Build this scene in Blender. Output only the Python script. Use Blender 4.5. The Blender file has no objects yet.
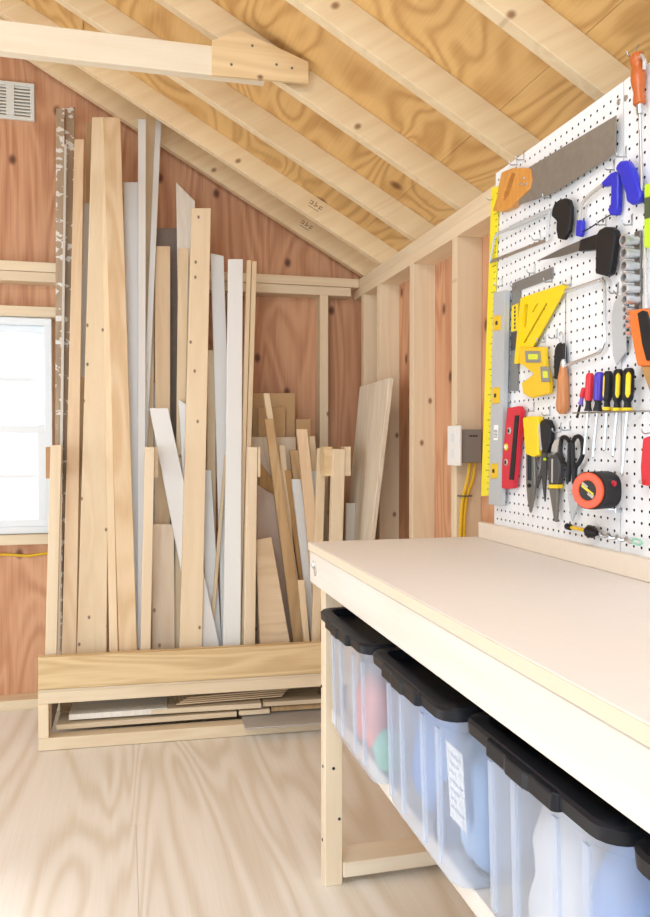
import bpy, bmesh, math, random
from math import sin, cos, pi, atan, radians
from mathutils import Vector, Matrix
random.seed(7)
scene = bpy.context.scene
COL = scene.collection
LUMBER = [
    ('board', 'oldpaint', 'brown weathered trim board spattered with white paint, tallest at the left end beside the window', 'board', [(-0.2622, 3.1904, 0.224), (-0.2368, 3.1904, 0.224), (-0.2285, 3.4166, 2.4858), (-0.2615, 3.4162, 2.4823)], 0.019),
    ('board', 'oldpaint2', 'second brown paint-flecked trim board, standing behind the grey metal strip', 'board', [(-0.2465, 3.2164, 0.224), (-0.2133, 3.2164, 0.224), (-0.189, 3.4445, 2.5054), (-0.2284, 3.4441, 2.5011)], 0.019),
    ('metal_strip', 'greyw', 'narrow grey metal strip standing between the two paint-spattered trim boards', 'strip', [(-0.2542, 3.1644, 0.224), (-0.2432, 3.1644, 0.224), (-0.2178, 3.3746, 2.3257), (-0.2278, 3.3745, 2.3247)], 0.006),
    ('board', 'pine_w', 'pine board right of the paint-spattered pair with square-cut top below theirs', 'board', [(-0.2353, 3.1384, 0.224), (-0.1816, 3.1384, 0.224), (-0.15, 3.3503, 2.3431), (-0.1866, 3.35, 2.3396)], 0.019),
    ('batten', 'tan', 'thin darker tan batten peeking out behind the left pine boards near the gable', 'board', [(-0.1879, 3.2944, 0.224), (-0.1729, 3.2944, 0.224), (-0.1246, 3.52, 2.4797), (-0.149, 3.5197, 2.4772)], 0.019),
    ('strip', 'greyw', 'greyish white strip seen in the narrow gap left of the wide knotty pine board', 'strip', [(-0.197, 3.2424, 0.224), (-0.1743, 3.2424, 0.224), (-0.1333, 3.4312, 2.1116), (-0.1552, 3.431, 2.11)], 0.01),
    ('batten', 'tan', 'short dark brown batten in the gap left of the wide knotty pine board', 'board', [(-0.1896, 3.2164, 0.224), (-0.1768, 3.2164, 0.224), (-0.1529, 3.3324, 1.3841), (-0.1691, 3.3324, 1.3838)], 0.012),
    ('board', 'pine_k', 'widest pale pine board, dotted with small knots, narrowing towards the gable', 'board', [(-0.1799, 3.1124, 0.224), (-0.0702, 3.1124, 0.224), (-0.0403, 3.3335, 2.4355), (-0.1179, 3.3327, 2.4273)], 0.019),
    ('board', 'pine', 'slim pale pine board between the wide knotty board and the warm wavy-grained one', 'board', [(-0.0563, 3.0864, 0.224), (-0.0237, 3.0864, 0.224), (-0.067, 3.3062, 2.422), (-0.0863, 3.306, 2.42)], 0.019),
    ('board', 'pine_c', 'tall warm pine board with bold wavy cathedral grain, foremost left of the white boards', 'board', [(-0.0191, 3.0604, 0.224), (0.047, 3.0604, 0.224), (-0.0077, 3.2797, 2.4175), (-0.0741, 3.2791, 2.4105)], 0.03),
    ('board', 'white', 'wide white painted board with low square top, left of the white moulding', 'board', [(0.0236, 3.1384, 0.224), (0.084, 3.1384, 0.224), (0.0688, 3.3344, 2.1836), (0.0027, 3.3338, 2.1781)], 0.019),
    ('moulding', 'white', 'tall straight white moulding reaching the gable rafter', 'moulding', [(0.046, 3.1124, 0.224), (0.0741, 3.1124, 0.224), (0.0938, 3.3341, 2.4411), (0.062, 3.3338, 2.4378)], 0.019),
    ('stick', 'pine', 'raw pine stick standing between two tall white mouldings', 'stick', [(0.0688, 3.2164, 0.224), (0.1037, 3.2164, 0.224), (0.1385, 3.4459, 2.5189), (0.0951, 3.4454, 2.5143)], 0.019),
    ('moulding', 'white', 'thin white moulding leaning left with its top against the gable rafter', 'moulding', [(0.026, 3.1644, 0.224), (0.0469, 3.1644, 0.224), (0.1585, 3.3889, 2.4692), (0.134, 3.3887, 2.4666)], 0.019),
    ('board', 'darkgrey', 'dark grey-brown board standing behind the slant-topped white board', 'board', [(0.1178, 3.2684, 0.224), (0.2059, 3.2684, 0.224), (0.2287, 3.4498, 2.0376), (0.1365, 3.4491, 2.0313)], 0.019),
    ('board', 'pine_w', 'narrow orange-toned pine board with flat top in front of the dark grey board', 'board', [(0.115, 3.1904, 0.224), (0.1735, 3.1904, 0.224), (0.191, 3.3618, 1.9376), (0.1287, 3.3614, 1.9337)], 0.019),
    ('board', 'whitewood', 'white board with steeply slanted top behind the square pine board', 'board', [(0.2317, 3.2164, 0.224), (0.3079, 3.2164, 0.224), (0.2975, 3.4085, 2.1455), (0.2188, 3.4162, 2.2217)], 0.019),
    ('batten', 'pine', 'slim pale pine batten in front of the slant-topped white board', 'board', [(0.1851, 3.1384, 0.224), (0.2115, 3.1384, 0.224), (0.2636, 3.3081, 1.921), (0.221, 3.3078, 1.9184)], 0.019),
    ('offcut', 'white', 'small white pointed offcut tucked left of the square-topped pine board', 'offcut', [(0.2588, 3.1124, 0.224), (0.2855, 3.1124, 0.224), (0.2463, 3.2171, 1.2707), (0.2129, 3.2194, 1.2944)], 0.019),
    ('board', 'pine_k', 'foremost square-topped pine board with dark knots left of the white planks', 'board', [(0.1992, 3.0604, 0.224), (0.2859, 3.0604, 0.224), (0.3476, 3.2453, 2.0729), (0.2711, 3.2447, 2.0672)], 0.03),
    ('board', 'white', 'short white board tipped to the right across the middle of the rack', 'board', [(0.2855, 3.0864, 0.224), (0.3798, 3.0864, 0.224), (0.1698, 3.1897, 1.2566), (0.0982, 3.1896, 1.2559)], 0.019),
    ('offcut', 'greywood', 'short greyish pine offcut under the tipped white board', 'offcut', [(0.1007, 3.1124, 0.224), (0.1891, 3.1124, 0.224), (0.1902, 3.1698, 0.7977), (0.1052, 3.17, 0.7999)], 0.019),
    ('board', 'white', 'white plank leaning right just behind the bright front white plank', 'board', [(0.3767, 3.1384, 0.224), (0.437, 3.1384, 0.224), (0.4061, 3.3056, 1.8959), (0.3536, 3.3065, 1.9054)], 0.019),
    ('batten', 'pine', 'pine batten between the square-topped knotty board and the leaning white plank', 'board', [(0.3116, 3.1904, 0.224), (0.3566, 3.1904, 0.224), (0.3725, 3.3186, 1.5063), (0.3413, 3.3185, 1.5053)], 0.019),
    ('board', 'white', 'white board tipped right, low behind the square-topped knotty board', 'board', [(0.3226, 3.1384, 0.224), (0.3792, 3.1384, 0.224), (0.3415, 3.2169, 1.0085), (0.2972, 3.2169, 1.0089)], 0.019),
    ('offcut', 'white', 'tiny white offcut left of the narrow orange-toned pine board', 'offcut', [(0.1015, 3.2424, 0.224), (0.1294, 3.2424, 0.224), (0.1281, 3.3567, 1.3669), (0.1038, 3.3566, 1.3665)], 0.019),
    ('offcut', 'pine', 'pine offcut with slanted edge at foot of the square-topped knotty board', 'offcut', [(0.2909, 3.0864, 0.224), (0.3643, 3.0864, 0.224), (0.3013, 3.1258, 0.6177), (0.2448, 3.126, 0.6199)], 0.019),
    ('lath', 'pine', 'thin pine lath crossing diagonally beside the bright white plank', 'lath', [(0.3112, 3.1124, 0.224), (0.3274, 3.1124, 0.224), (0.4052, 3.1969, 1.0694), (0.3931, 3.1969, 1.0694)], 0.008),
    ('board', 'white', 'bright white plank standing foremost in the middle of the lumber', 'board', [(0.3689, 3.0604, 0.224), (0.4369, 3.0604, 0.224), (0.4749, 3.2249, 1.8693), (0.4156, 3.2246, 1.8659)], 0.019),
    ('lath', 'pine', 'left one of two thin pine laths beside the bright white plank', 'lath', [(0.421, 3.0864, 0.224), (0.4375, 3.0864, 0.224), (0.5137, 3.2513, 1.8733), (0.4945, 3.2512, 1.8722)], 0.019),
    ('lath', 'pine', 'right one of two thin pine laths beside the bright white plank', 'lath', [(0.4399, 3.0864, 0.224), (0.4564, 3.0864, 0.224), (0.537, 3.251, 1.8705), (0.5161, 3.2509, 1.8693)], 0.019),
    ('panel', 'mdf', 'largest tan fibreboard panel, rearmost of the stack at the back wall', 'panel', [(0.5371, 3.3204, 0.224), (0.7156, 3.3204, 0.224), (0.736, 3.4319, 1.3394), (0.5437, 3.4316, 1.3364)], 0.012),
    ('panel', 'mdf2', 'smaller tan fibreboard panel in front of the largest one', 'panel', [(0.5543, 3.2944, 0.224), (0.6663, 3.2944, 0.224), (0.6864, 3.3995, 1.2754), (0.5648, 3.3994, 1.2741)], 0.01),
    ('panel', 'mdf', 'small tan fibreboard offcut right of the larger panels by the wall stud', 'panel', [(0.7189, 3.2944, 0.224), (0.7805, 3.2944, 0.224), (0.7999, 3.3944, 1.2236), (0.7323, 3.3943, 1.2231)], 0.012),
    ('panel', 'greywood', 'low pale plywood panel with long level top in front of the fibreboards', 'panel', [(0.5161, 3.2684, 0.224), (0.7088, 3.2684, 0.224), (0.7249, 3.3604, 1.1439), (0.5234, 3.3604, 1.1436)], 0.012),
    ('offcut', 'brownwood', 'brown plywood offcut with slanted top behind the greyish panel', 'offcut', [(0.55, 3.2164, 0.224), (0.6522, 3.2164, 0.224), (0.6353, 3.2872, 0.9316), (0.5518, 3.2982, 1.042)], 0.012),
    ('panel', 'mauve', 'greyish pink plywood panel with slanted top behind the leaning sticks', 'panel', [(0.5286, 3.1904, 0.224), (0.7103, 3.1904, 0.224), (0.6336, 3.2563, 0.8829), (0.5373, 3.2627, 0.9468)], 0.012),
    ('batten', 'pine', 'narrow pine batten just right of the leaning brown stick', 'board', [(0.6906, 3.1644, 0.224), (0.7114, 3.1644, 0.224), (0.6545, 3.253, 1.1095), (0.6289, 3.253, 1.1095)], 0.019),
    ('stick', 'pine', 'tallest thin pine stick leaning left in front of the fibreboard panels', 'stick', [(0.7055, 3.1384, 0.224), (0.7392, 3.1384, 0.224), (0.5882, 3.2486, 1.326), (0.5629, 3.2486, 1.3256)], 0.019),
    ('stick', 'tan', 'long brownish stick leaning left over the greyish plywood panel', 'stick', [(0.6707, 3.1124, 0.224), (0.7256, 3.1124, 0.224), (0.5959, 3.2117, 1.2169), (0.5626, 3.2117, 1.2166)], 0.019),
    ('stick', 'brownwood', 'dark orange-brown stick behind the leaning brownish stick', 'stick', [(0.7435, 3.1644, 0.224), (0.773, 3.1644, 0.224), (0.6779, 3.2425, 1.0048), (0.6481, 3.2425, 1.005)], 0.019),
    ('block', 'pine', 'short pine block at the foot of the leaning brownish stick', 'block', [(0.7041, 3.0604, 0.224), (0.7255, 3.0604, 0.224), (0.7021, 3.0946, 0.5662), (0.6754, 3.0947, 0.5673)], 0.019),
    ('offcut', 'plyl', 'broad short plywood offcut with slanted side resting against the front of the rack', 'offcut', [(0.5178, 3.0604, 0.224), (0.6532, 3.0604, 0.224), (0.5707, 3.1122, 0.7416), (0.5079, 3.1112, 0.7316)], 0.012),
    ('stick', 'white', 'narrow white stick leaning left behind the workbench corner', 'stick', [(0.75, 3.1384, 0.224), (0.7923, 3.1384, 0.224), (0.7121, 3.2128, 0.968), (0.6738, 3.2128, 0.9684)], 0.019),
    ('stick', 'tan', 'pine stick peeking out above the narrow white stick', 'stick', [(0.7602, 3.1904, 0.224), (0.7985, 3.1904, 0.224), (0.7212, 3.2768, 1.0882), (0.68, 3.2768, 1.0883)], 0.019),
    ('stick', 'pine_w', 'tall pine stick leaning left just beside the workbench corner', 'stick', [(0.7624, 3.0864, 0.224), (0.8173, 3.0864, 0.224), (0.7341, 3.1816, 1.1757), (0.6906, 3.1816, 1.1756)], 0.019),
    ('lath', 'pine', 'thin pine lath behind the stick beside the workbench corner', 'lath', [(0.8205, 3.2164, 0.224), (0.8511, 3.2164, 0.224), (0.7974, 3.3088, 1.148), (0.7709, 3.3088, 1.1479)], 0.019),
    ('lath', 'white', 'slim white lath right of the stick beside the workbench corner', 'lath', [(0.8069, 3.1384, 0.224), (0.837, 3.1384, 0.224), (0.7828, 3.2161, 1.0006), (0.76, 3.2161, 1.0008)], 0.01),
    ('board', 'pine', 'upright pine board beside the rightmost rack post', 'board', [(0.7205, 3.0604, 0.224), (0.7556, 3.0604, 0.224), (0.8064, 3.1477, 1.0974), (0.7704, 3.1477, 1.0974)], 0.019),
    ('offcut', 'greyw', 'small pale grey offcut at right end of the rack above the workbench', 'offcut', [(0.8744, 3.1384, 0.224), (0.9221, 3.1384, 0.224), (0.9545, 3.2024, 0.864), (0.9084, 3.2025, 0.8649)], 0.019),
    ('plank', 'greyplank', 'wide greyish plank leaning in the corner against the right-hand wall studs', 'plank', [(0.909, 3.4031, 0.002), (0.9031, 3.0638, 0.002), (1.0, 2.8624, 1.3661), (1.0, 3.2512, 1.3582)], 0.019),
]
POSTS = [[(-0.289, 3.055, 0.222), (-0.2485, 3.055, 0.222), (-0.2227, 3.055, 1.1108), (-0.261, 3.055, 1.1108)],
 [(0.0543, 3.055, 0.222), (0.0915, 3.055, 0.222), (0.1119, 3.055, 1.103), (0.0768, 3.055, 1.103)],
 [(0.4491, 3.055, 0.222), (0.4931, 3.055, 0.222), (0.5053, 3.055, 1.1024), (0.4679, 3.055, 1.1025)],
 [(0.7885, 3.055, 0.222), (0.8363, 3.055, 0.222), (0.8622, 3.055, 1.0939), (0.8124, 3.055, 1.094)]]
XF = {'saw_blade': 0.0155, 'saw_handle': 0.02, 'saw_hole': 0.02, 'saw_rivets': 0.021, 'odr': 0.016, 'lime': 0.02, 'lime_lab': 0.0215, 'rod': 0.014, 'hs_bar': 0.014, 'hs_bar2': 0.014, 'hs_front': 0.014, 'hs_rear': 0.014, 'hs_blade': 0.014, 'hs_handle': 0.022, 'bl_grip': 0.024, 'bl_br': 0.016, 'bl_tube': 0.012, 'bl_tip': 0.016, 'bl_blade': 0.012, 'jab_grip': 0.024, 'jab_collar': 0.019, 'jab_blade': 0.014, 'sq': 0.005, 'sq_lab': 0.0062, 'sq_lab2': 0.0062, 'ss': 0.014, 'ss_h1': 0.014, 'ss_h2': 0.014, 'ss_h3': 0.014, 'ss_fence': 0.019, 'lv': 0.021, 'lv_f1': 0.023, 'lv_f2': 0.023, 'lv_v1': 0.0245, 'lv_v2': 0.0245, 'cop_bar': 0.012, 'cop_frame': 0.012, 'cop_blade': 0.012, 'cop_handle': 0.014, 'key': 0.016, 'knife': 0.012, 'sock_rail': 0.008, 'or_body': 0.022, 'or_hole': 0.022, 'or_grip': 0.026, 'or_tail': 0.018, 'ruler': 0.005, 'level': 0.022, 'lev0': 0.0245, 'lev1': 0.0245, 'lev2': 0.0245, 'lev_lab': 0.0226, 'red': 0.02, 'red_strip': 0.0222, 'red_v': 0.022, 'yh': 0.022, 'yj': 0.018, 'pl_h': 0.018, 'pl_j': 0.016, 'gp_h': 0.02, 'gp_h2': 0.014, 'gp_ring': 0.021, 'gp_j': 0.018, 'sn_l': 0.016, 'sn_r': 0.016, 'sn_b': 0.019, 'bit': 0.014, 'uk': 0.018, 'sdr': 0.036, 'tape': 0.061, 'sock': 0.009, 'hooks': 0.001, 'screws': 0.0, 'sd0': 0.024, 'sd1': 0.024, 'sd2': 0.024, 'sd3': 0.024, 'sd4': 0.024, 'sd5': 0.024}
XS = {'jab_grip': 0.6, 'bl_grip': 0.65, 'level': 0.6, 'red': 0.7, 'lv': 0.65, 'hs_handle': 0.5}
G = {
    'saw_blade': [(1.6526, 1.7394), (1.6365, 1.7454), (1.3103, 1.732), (1.3144, 1.6631), (1.5341, 1.6548), (1.6898, 1.6751)],
    'saw_handle': [(1.8155, 1.6963), (1.7939, 1.7196), (1.7835, 1.7481), (1.7678, 1.777), (1.7166, 1.7695), (1.6631, 1.7528), (1.6282, 1.7389), (1.6212, 1.7108), (1.63, 1.6934), (1.6767, 1.6859), (1.7207, 1.6766), (1.7669, 1.6802)],
    'saw_hole': [(1.7165, 1.7578), (1.6991, 1.7497), (1.7162, 1.7271), (1.7311, 1.7104), (1.7541, 1.703), (1.762, 1.7149), (1.7415, 1.7374)],
    'saw_rivets': [(1.6516, 1.725), (1.6421, 1.7084), (1.6656, 1.7158)],
    'odr': [(1.2488, 1.8183), (1.24, 1.7222), (1.2314, 1.5583)],
    'lime': [(1.2206, 1.5757), (1.157, 1.5658), (1.1555, 1.4497), (1.2205, 1.4635)],
    'lime_lab': [(1.2174, 1.5501), (1.1548, 1.5415), (1.1543, 1.5079), (1.2169, 1.5133)],
    'rod': [(1.2248, 1.4842), (1.2228, 1.3726), (1.2223, 1.3567)],
    'hs_bar': [(1.7267, 1.6314), (1.5511, 1.6221)],
    'hs_bar2': [(1.7997, 1.6365), (1.7267, 1.6314)],
    'hs_front': [(1.7997, 1.6365), (1.8133, 1.6293), (1.8377, 1.5752)],
    'hs_rear': [(1.5511, 1.6213), (1.5545, 1.5907), (1.5613, 1.5588)],
    'hs_blade': [(1.8377, 1.5752), (1.7991, 1.5728), (1.5614, 1.5621)],
    'hs_handle': [(1.5279, 1.6184), (1.5187, 1.6293), (1.5003, 1.6309), (1.4793, 1.6281), (1.4639, 1.6205), (1.4562, 1.6037), (1.4574, 1.5767), (1.462, 1.5544), (1.4829, 1.5422), (1.5046, 1.5507), (1.5108, 1.5702), (1.5102, 1.589), (1.5306, 1.6051)],
    'bl_grip': [(1.3025, 1.6276), (1.2958, 1.6359), (1.2876, 1.639), (1.269, 1.6344), (1.2544, 1.6161), (1.242, 1.5928), (1.2292, 1.5665), (1.2254, 1.5559), (1.2343, 1.5462), (1.2535, 1.5485), (1.268, 1.5583), (1.27, 1.5723), (1.2816, 1.5937), (1.2891, 1.6142)],
    'bl_br': [(1.3574, 1.6218), (1.3296, 1.6304), (1.312, 1.6291), (1.3038, 1.6197), (1.3037, 1.5603), (1.3094, 1.546), (1.3287, 1.5513), (1.3365, 1.5652), (1.327, 1.5682), (1.3249, 1.608), (1.3514, 1.6115)],
    'bl_tube': [(1.3595, 1.6182), (1.3931, 1.613), (1.4228, 1.6047), (1.4317, 1.5926), (1.4379, 1.5701)],
    'bl_tip': [(1.4425, 1.5731), (1.4225, 1.5677), (1.4247, 1.5408), (1.429, 1.5357), (1.4447, 1.5413)],
    'bl_blade': [(1.4329, 1.5446), (1.3992, 1.5459), (1.3653, 1.5505), (1.3263, 1.5532)],
    'jab_grip': [(1.3617, 1.5198), (1.3502, 1.5294), (1.3316, 1.5302), (1.3146, 1.5248), (1.3036, 1.5163), (1.2991, 1.505), (1.3062, 1.4761), (1.3158, 1.4377), (1.3285, 1.4354), (1.3628, 1.4474), (1.3628, 1.4777)],
    'jab_collar': [(1.4241, 1.5287), (1.3644, 1.5253), (1.364, 1.4947), (1.4307, 1.5066)],
    'jab_blade': [(1.6054, 1.5262), (1.5071, 1.5297), (1.4314, 1.529), (1.4311, 1.5088), (1.5069, 1.5139)],
    'sq': [(1.7376, 1.5024), (1.5545, 1.5024), (1.5542, 1.4781), (1.6978, 1.4792), (1.7091, 1.2423), (1.7462, 1.2447)],
    'sq_lab': [(1.7368, 1.4481), (1.703, 1.4495), (1.7048, 1.3862), (1.7392, 1.3861)],
    'sq_lab2': [(1.7382, 1.3836), (1.7063, 1.384), (1.7078, 1.3417), (1.7398, 1.3405)],
    'ss': [(1.6669, 1.4569), (1.4882, 1.4531), (1.4827, 1.447), (1.6235, 1.3341), (1.6729, 1.3043), (1.7065, 1.3068)],
    'ss_h1': [(1.6568, 1.4379), (1.642, 1.4365), (1.6516, 1.3855), (1.661, 1.3845)],
    'ss_h2': [(1.6044, 1.4301), (1.5956, 1.4309), (1.6176, 1.4144), (1.6266, 1.4147)],
    'ss_h3': [(1.5632, 1.4264), (1.5569, 1.4221), (1.6559, 1.3493), (1.6653, 1.3504)],
    'ss_fence': [(1.6699, 1.4549), (1.6525, 1.4545), (1.6794, 1.3045), (1.699, 1.3055)],
    'lv': [(1.6722, 1.3418), (1.561, 1.3288), (1.5538, 1.2873), (1.5473, 1.2774), (1.5366, 1.2521), (1.5372, 1.2256), (1.6142, 1.2203), (1.6511, 1.2324), (1.6594, 1.2574), (1.6035, 1.2734), (1.6448, 1.2938), (1.6685, 1.302)],
    'lv_f1': [(1.6414, 1.329), (1.5741, 1.3215), (1.5695, 1.2958), (1.6365, 1.3023)],
    'lv_v1': [(1.6225, 1.3201), (1.5801, 1.3155), (1.5799, 1.3034), (1.6223, 1.3077)],
    'lv_f2': [(1.5716, 1.2872), (1.5377, 1.284), (1.5311, 1.2501), (1.5669, 1.2528)],
    'lv_v2': [(1.5581, 1.2761), (1.5391, 1.2744), (1.5369, 1.2592), (1.5558, 1.2607)],
    'cop_bar': [(1.4859, 1.4363), (1.3639, 1.436)],
    'cop_frame': [(1.3706, 1.4364), (1.3572, 1.4347), (1.3489, 1.4235), (1.3473, 1.3752), (1.347, 1.3214), (1.3508, 1.3084), (1.3596, 1.2988), (1.379, 1.2931), (1.4688, 1.2831), (1.4938, 1.2813)],
    'cop_blade': [(1.4867, 1.4354), (1.4861, 1.2847)],
    'cop_handle': [(1.4913, 1.281), (1.4925, 1.1801)],
    'key': [(1.5155, 1.3309), (1.5035, 1.3328), (1.4928, 1.3262), (1.4894, 1.3038), (1.4922, 1.2768), (1.5007, 1.2628), (1.5114, 1.2537), (1.5268, 1.2564), (1.5292, 1.2937), (1.5255, 1.3214)],
    'knife': [(1.3044, 1.3957), (1.2921, 1.3935), (1.2869, 1.3654), (1.2817, 1.3093), (1.2814, 1.2872), (1.2928, 1.2805), (1.3102, 1.2652), (1.3215, 1.286), (1.3253, 1.3413), (1.3259, 1.3623), (1.3195, 1.3839)],
    'sock': [(1.2543, 1.4847), (1.2531, 1.4611), (1.2523, 1.4384), (1.2514, 1.4169), (1.2503, 1.396), (1.2492, 1.3774), (1.2585, 1.3609), (1.2583, 1.3464), (1.2581, 1.3319), (1.2579, 1.3174)],
    'sock_rail': [(1.2646, 1.5037), (1.2473, 1.5028), (1.2448, 1.3085), (1.2621, 1.3088)],
    'or_body': [(1.2657, 1.3598), (1.2206, 1.3569), (1.204, 1.3481), (1.1846, 1.3055), (1.1607, 1.2685), (1.1708, 1.2508), (1.2334, 1.2566), (1.2423, 1.2826), (1.2544, 1.3237)],
    'or_hole': [(1.2261, 1.3481), (1.2163, 1.3474), (1.1953, 1.3017), (1.1841, 1.2675), (1.2029, 1.2643), (1.217, 1.2921)],
    'or_grip': [(1.229, 1.3493), (1.2151, 1.3523), (1.204, 1.3488), (1.1846, 1.3053), (1.1632, 1.2669), (1.1787, 1.26), (1.2029, 1.2633), (1.2157, 1.2954)],
    'or_tail': [(1.229, 1.2563), (1.2027, 1.2539), (1.1709, 1.2509), (1.1701, 1.1927), (1.2021, 1.2066)],
    'sd0': [(1.396, 1.2282), (1.4098, 1.1971), (1.4221, 1.1695)],
    'sd1': [(1.3762, 1.2563), (1.3832, 1.1821), (1.3962, 1.0951)],
    'sd2': [(1.3445, 1.2555), (1.3509, 1.1808), (1.366, 1.0897)],
    'sd3': [(1.3161, 1.2549), (1.3206, 1.1797), (1.3293, 1.1038)],
    'sd4': [(1.2844, 1.2558), (1.2886, 1.1766), (1.3009, 1.0928)],
    'sd5': [(1.2536, 1.2549), (1.2579, 1.1754), (1.2719, 1.0584)],
    'sdr': [(1.4193, 1.1793), (1.2102, 1.1753)],
    'ruler': [(1.8495, 1.7649), (1.8108, 1.7578), (1.858, 0.9841), (1.9031, 0.9798)],
    'level': [(1.8013, 1.4915), (1.7403, 1.4851), (1.7586, 0.9659), (1.824, 0.9636)],
    'lev0': [(1.7957, 1.4325), (1.7608, 1.4295), (1.7605, 1.3932), (1.7953, 1.3955)],
    'lev1': [(1.8022, 1.2553), (1.766, 1.2553), (1.7656, 1.2163), (1.8018, 1.2156)],
    'lev2': [(1.8098, 1.0663), (1.7733, 1.0697), (1.7729, 1.0329), (1.8095, 1.0288)],
    'lev_lab': [(1.7942, 1.1633), (1.7726, 1.1629), (1.7749, 1.1261), (1.7966, 1.1262)],
    'red': [(1.7311, 1.2028), (1.6741, 1.205), (1.6639, 1.1918), (1.699, 1.0131), (1.7374, 1.0069), (1.7689, 1.011)],
    'red_strip': [(1.6877, 1.1833), (1.6693, 1.1834), (1.694, 1.0316), (1.715, 1.0316)],
    'red_v': [(1.7181, 1.1479), (1.7335, 1.1092), (1.7331, 1.0724)],
    'yh': [(1.652, 1.1764), (1.6348, 1.1793), (1.5896, 1.179), (1.5808, 1.1698), (1.5799, 1.0914), (1.6051, 1.0874), (1.6385, 1.0937)],
    'yj': [(1.644, 1.0959), (1.6048, 1.0942), (1.6013, 1.0224), (1.6148, 0.9795), (1.6237, 0.9586), (1.6355, 0.9885), (1.6414, 1.0234)],
    'pl_h': [(1.5825, 1.1588), (1.5748, 1.1686), (1.5641, 1.172), (1.5463, 1.1689), (1.5345, 1.1535), (1.5383, 1.1189), (1.5506, 1.0971), (1.5719, 1.0968), (1.5787, 1.1289)],
    'pl_j': [(1.5763, 1.1012), (1.5562, 1.0992), (1.5567, 1.0664), (1.5626, 0.9892), (1.5689, 1.0108), (1.5762, 1.0481), (1.5964, 1.0181), (1.6009, 1.0224), (1.5794, 1.0635)],
    'gp_h': [(1.5469, 1.0819), (1.5325, 1.093), (1.5105, 1.0991), (1.498, 1.0851), (1.4942, 1.0662), (1.4956, 1.0492), (1.5033, 1.0297), (1.5401, 1.0278)],
    'gp_h2': [(1.5416, 1.0994), (1.5368, 1.1146), (1.5267, 1.1254), (1.4967, 1.1337), (1.4868, 1.1253), (1.5005, 1.1179), (1.5144, 1.1104), (1.5183, 1.0975)],
    'gp_ring': [(1.5383, 1.029), (1.5009, 1.0309), (1.5016, 1.0224), (1.537, 1.0204)],
    'gp_j': [(1.5414, 1.0212), (1.5066, 1.0231), (1.5078, 0.9877), (1.5123, 0.9501), (1.5187, 0.9494), (1.5306, 0.9859)],
    'sn_l': [(1.4604, 1.121), (1.4758, 1.1304), (1.4914, 1.1295), (1.4967, 1.1126), (1.4949, 1.0915), (1.4829, 1.077), (1.4693, 1.069), (1.4671, 1.042), (1.4632, 1.0339)],
    'sn_r': [(1.451, 1.121), (1.4381, 1.1316), (1.4235, 1.1311), (1.4144, 1.119), (1.4141, 1.0948), (1.4265, 1.0784), (1.4392, 1.0678), (1.4408, 1.0432), (1.4444, 1.0348)],
    'sn_b': [(1.4714, 1.0397), (1.4268, 1.0398), (1.4282, 1.0062), (1.4397, 0.9771), (1.4506, 0.9551), (1.4569, 0.9756), (1.4656, 1.0067)],
    'tape': [(1.3237, 1.0292)],
    'bit': [(1.477, 0.945), (1.456, 0.9441), (1.403, 0.9436), (1.382, 0.9429), (1.3616, 0.9422), (1.2909, 0.9407), (1.2549, 0.9413), (1.2262, 0.9403)],
    'uk': [(1.2223, 1.1271), (1.2052, 1.1314), (1.1876, 1.1243), (1.1843, 1.0724), (1.1946, 1.0423), (1.2254, 1.0442), (1.2281, 1.078)],
    'screws': [(1.3244, 1.7642), (1.3029, 1.7626)],
    'hooks': [(1.7231, 1.7804), (1.6891, 1.7806), (1.5672, 1.6559), (1.6136, 1.5758), (1.3372, 1.6406), (1.3001, 1.6523), (1.3619, 1.5426), (1.6352, 1.5063), (1.7152, 1.4897), (1.561, 1.4713), (1.4848, 1.4502), (1.539, 1.3463), (1.5269, 1.3512), (1.3216, 1.4036), (1.2697, 1.8227), (1.2805, 1.521), (1.5892, 1.3438), (1.7578, 1.2187), (1.6364, 1.1921), (1.5661, 1.1806), (1.4852, 1.1463), (1.5205, 1.1426), (1.2186, 1.1369), (1.8433, 1.7332), (1.7974, 1.5078), (1.2707, 1.2129)],
}

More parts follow.
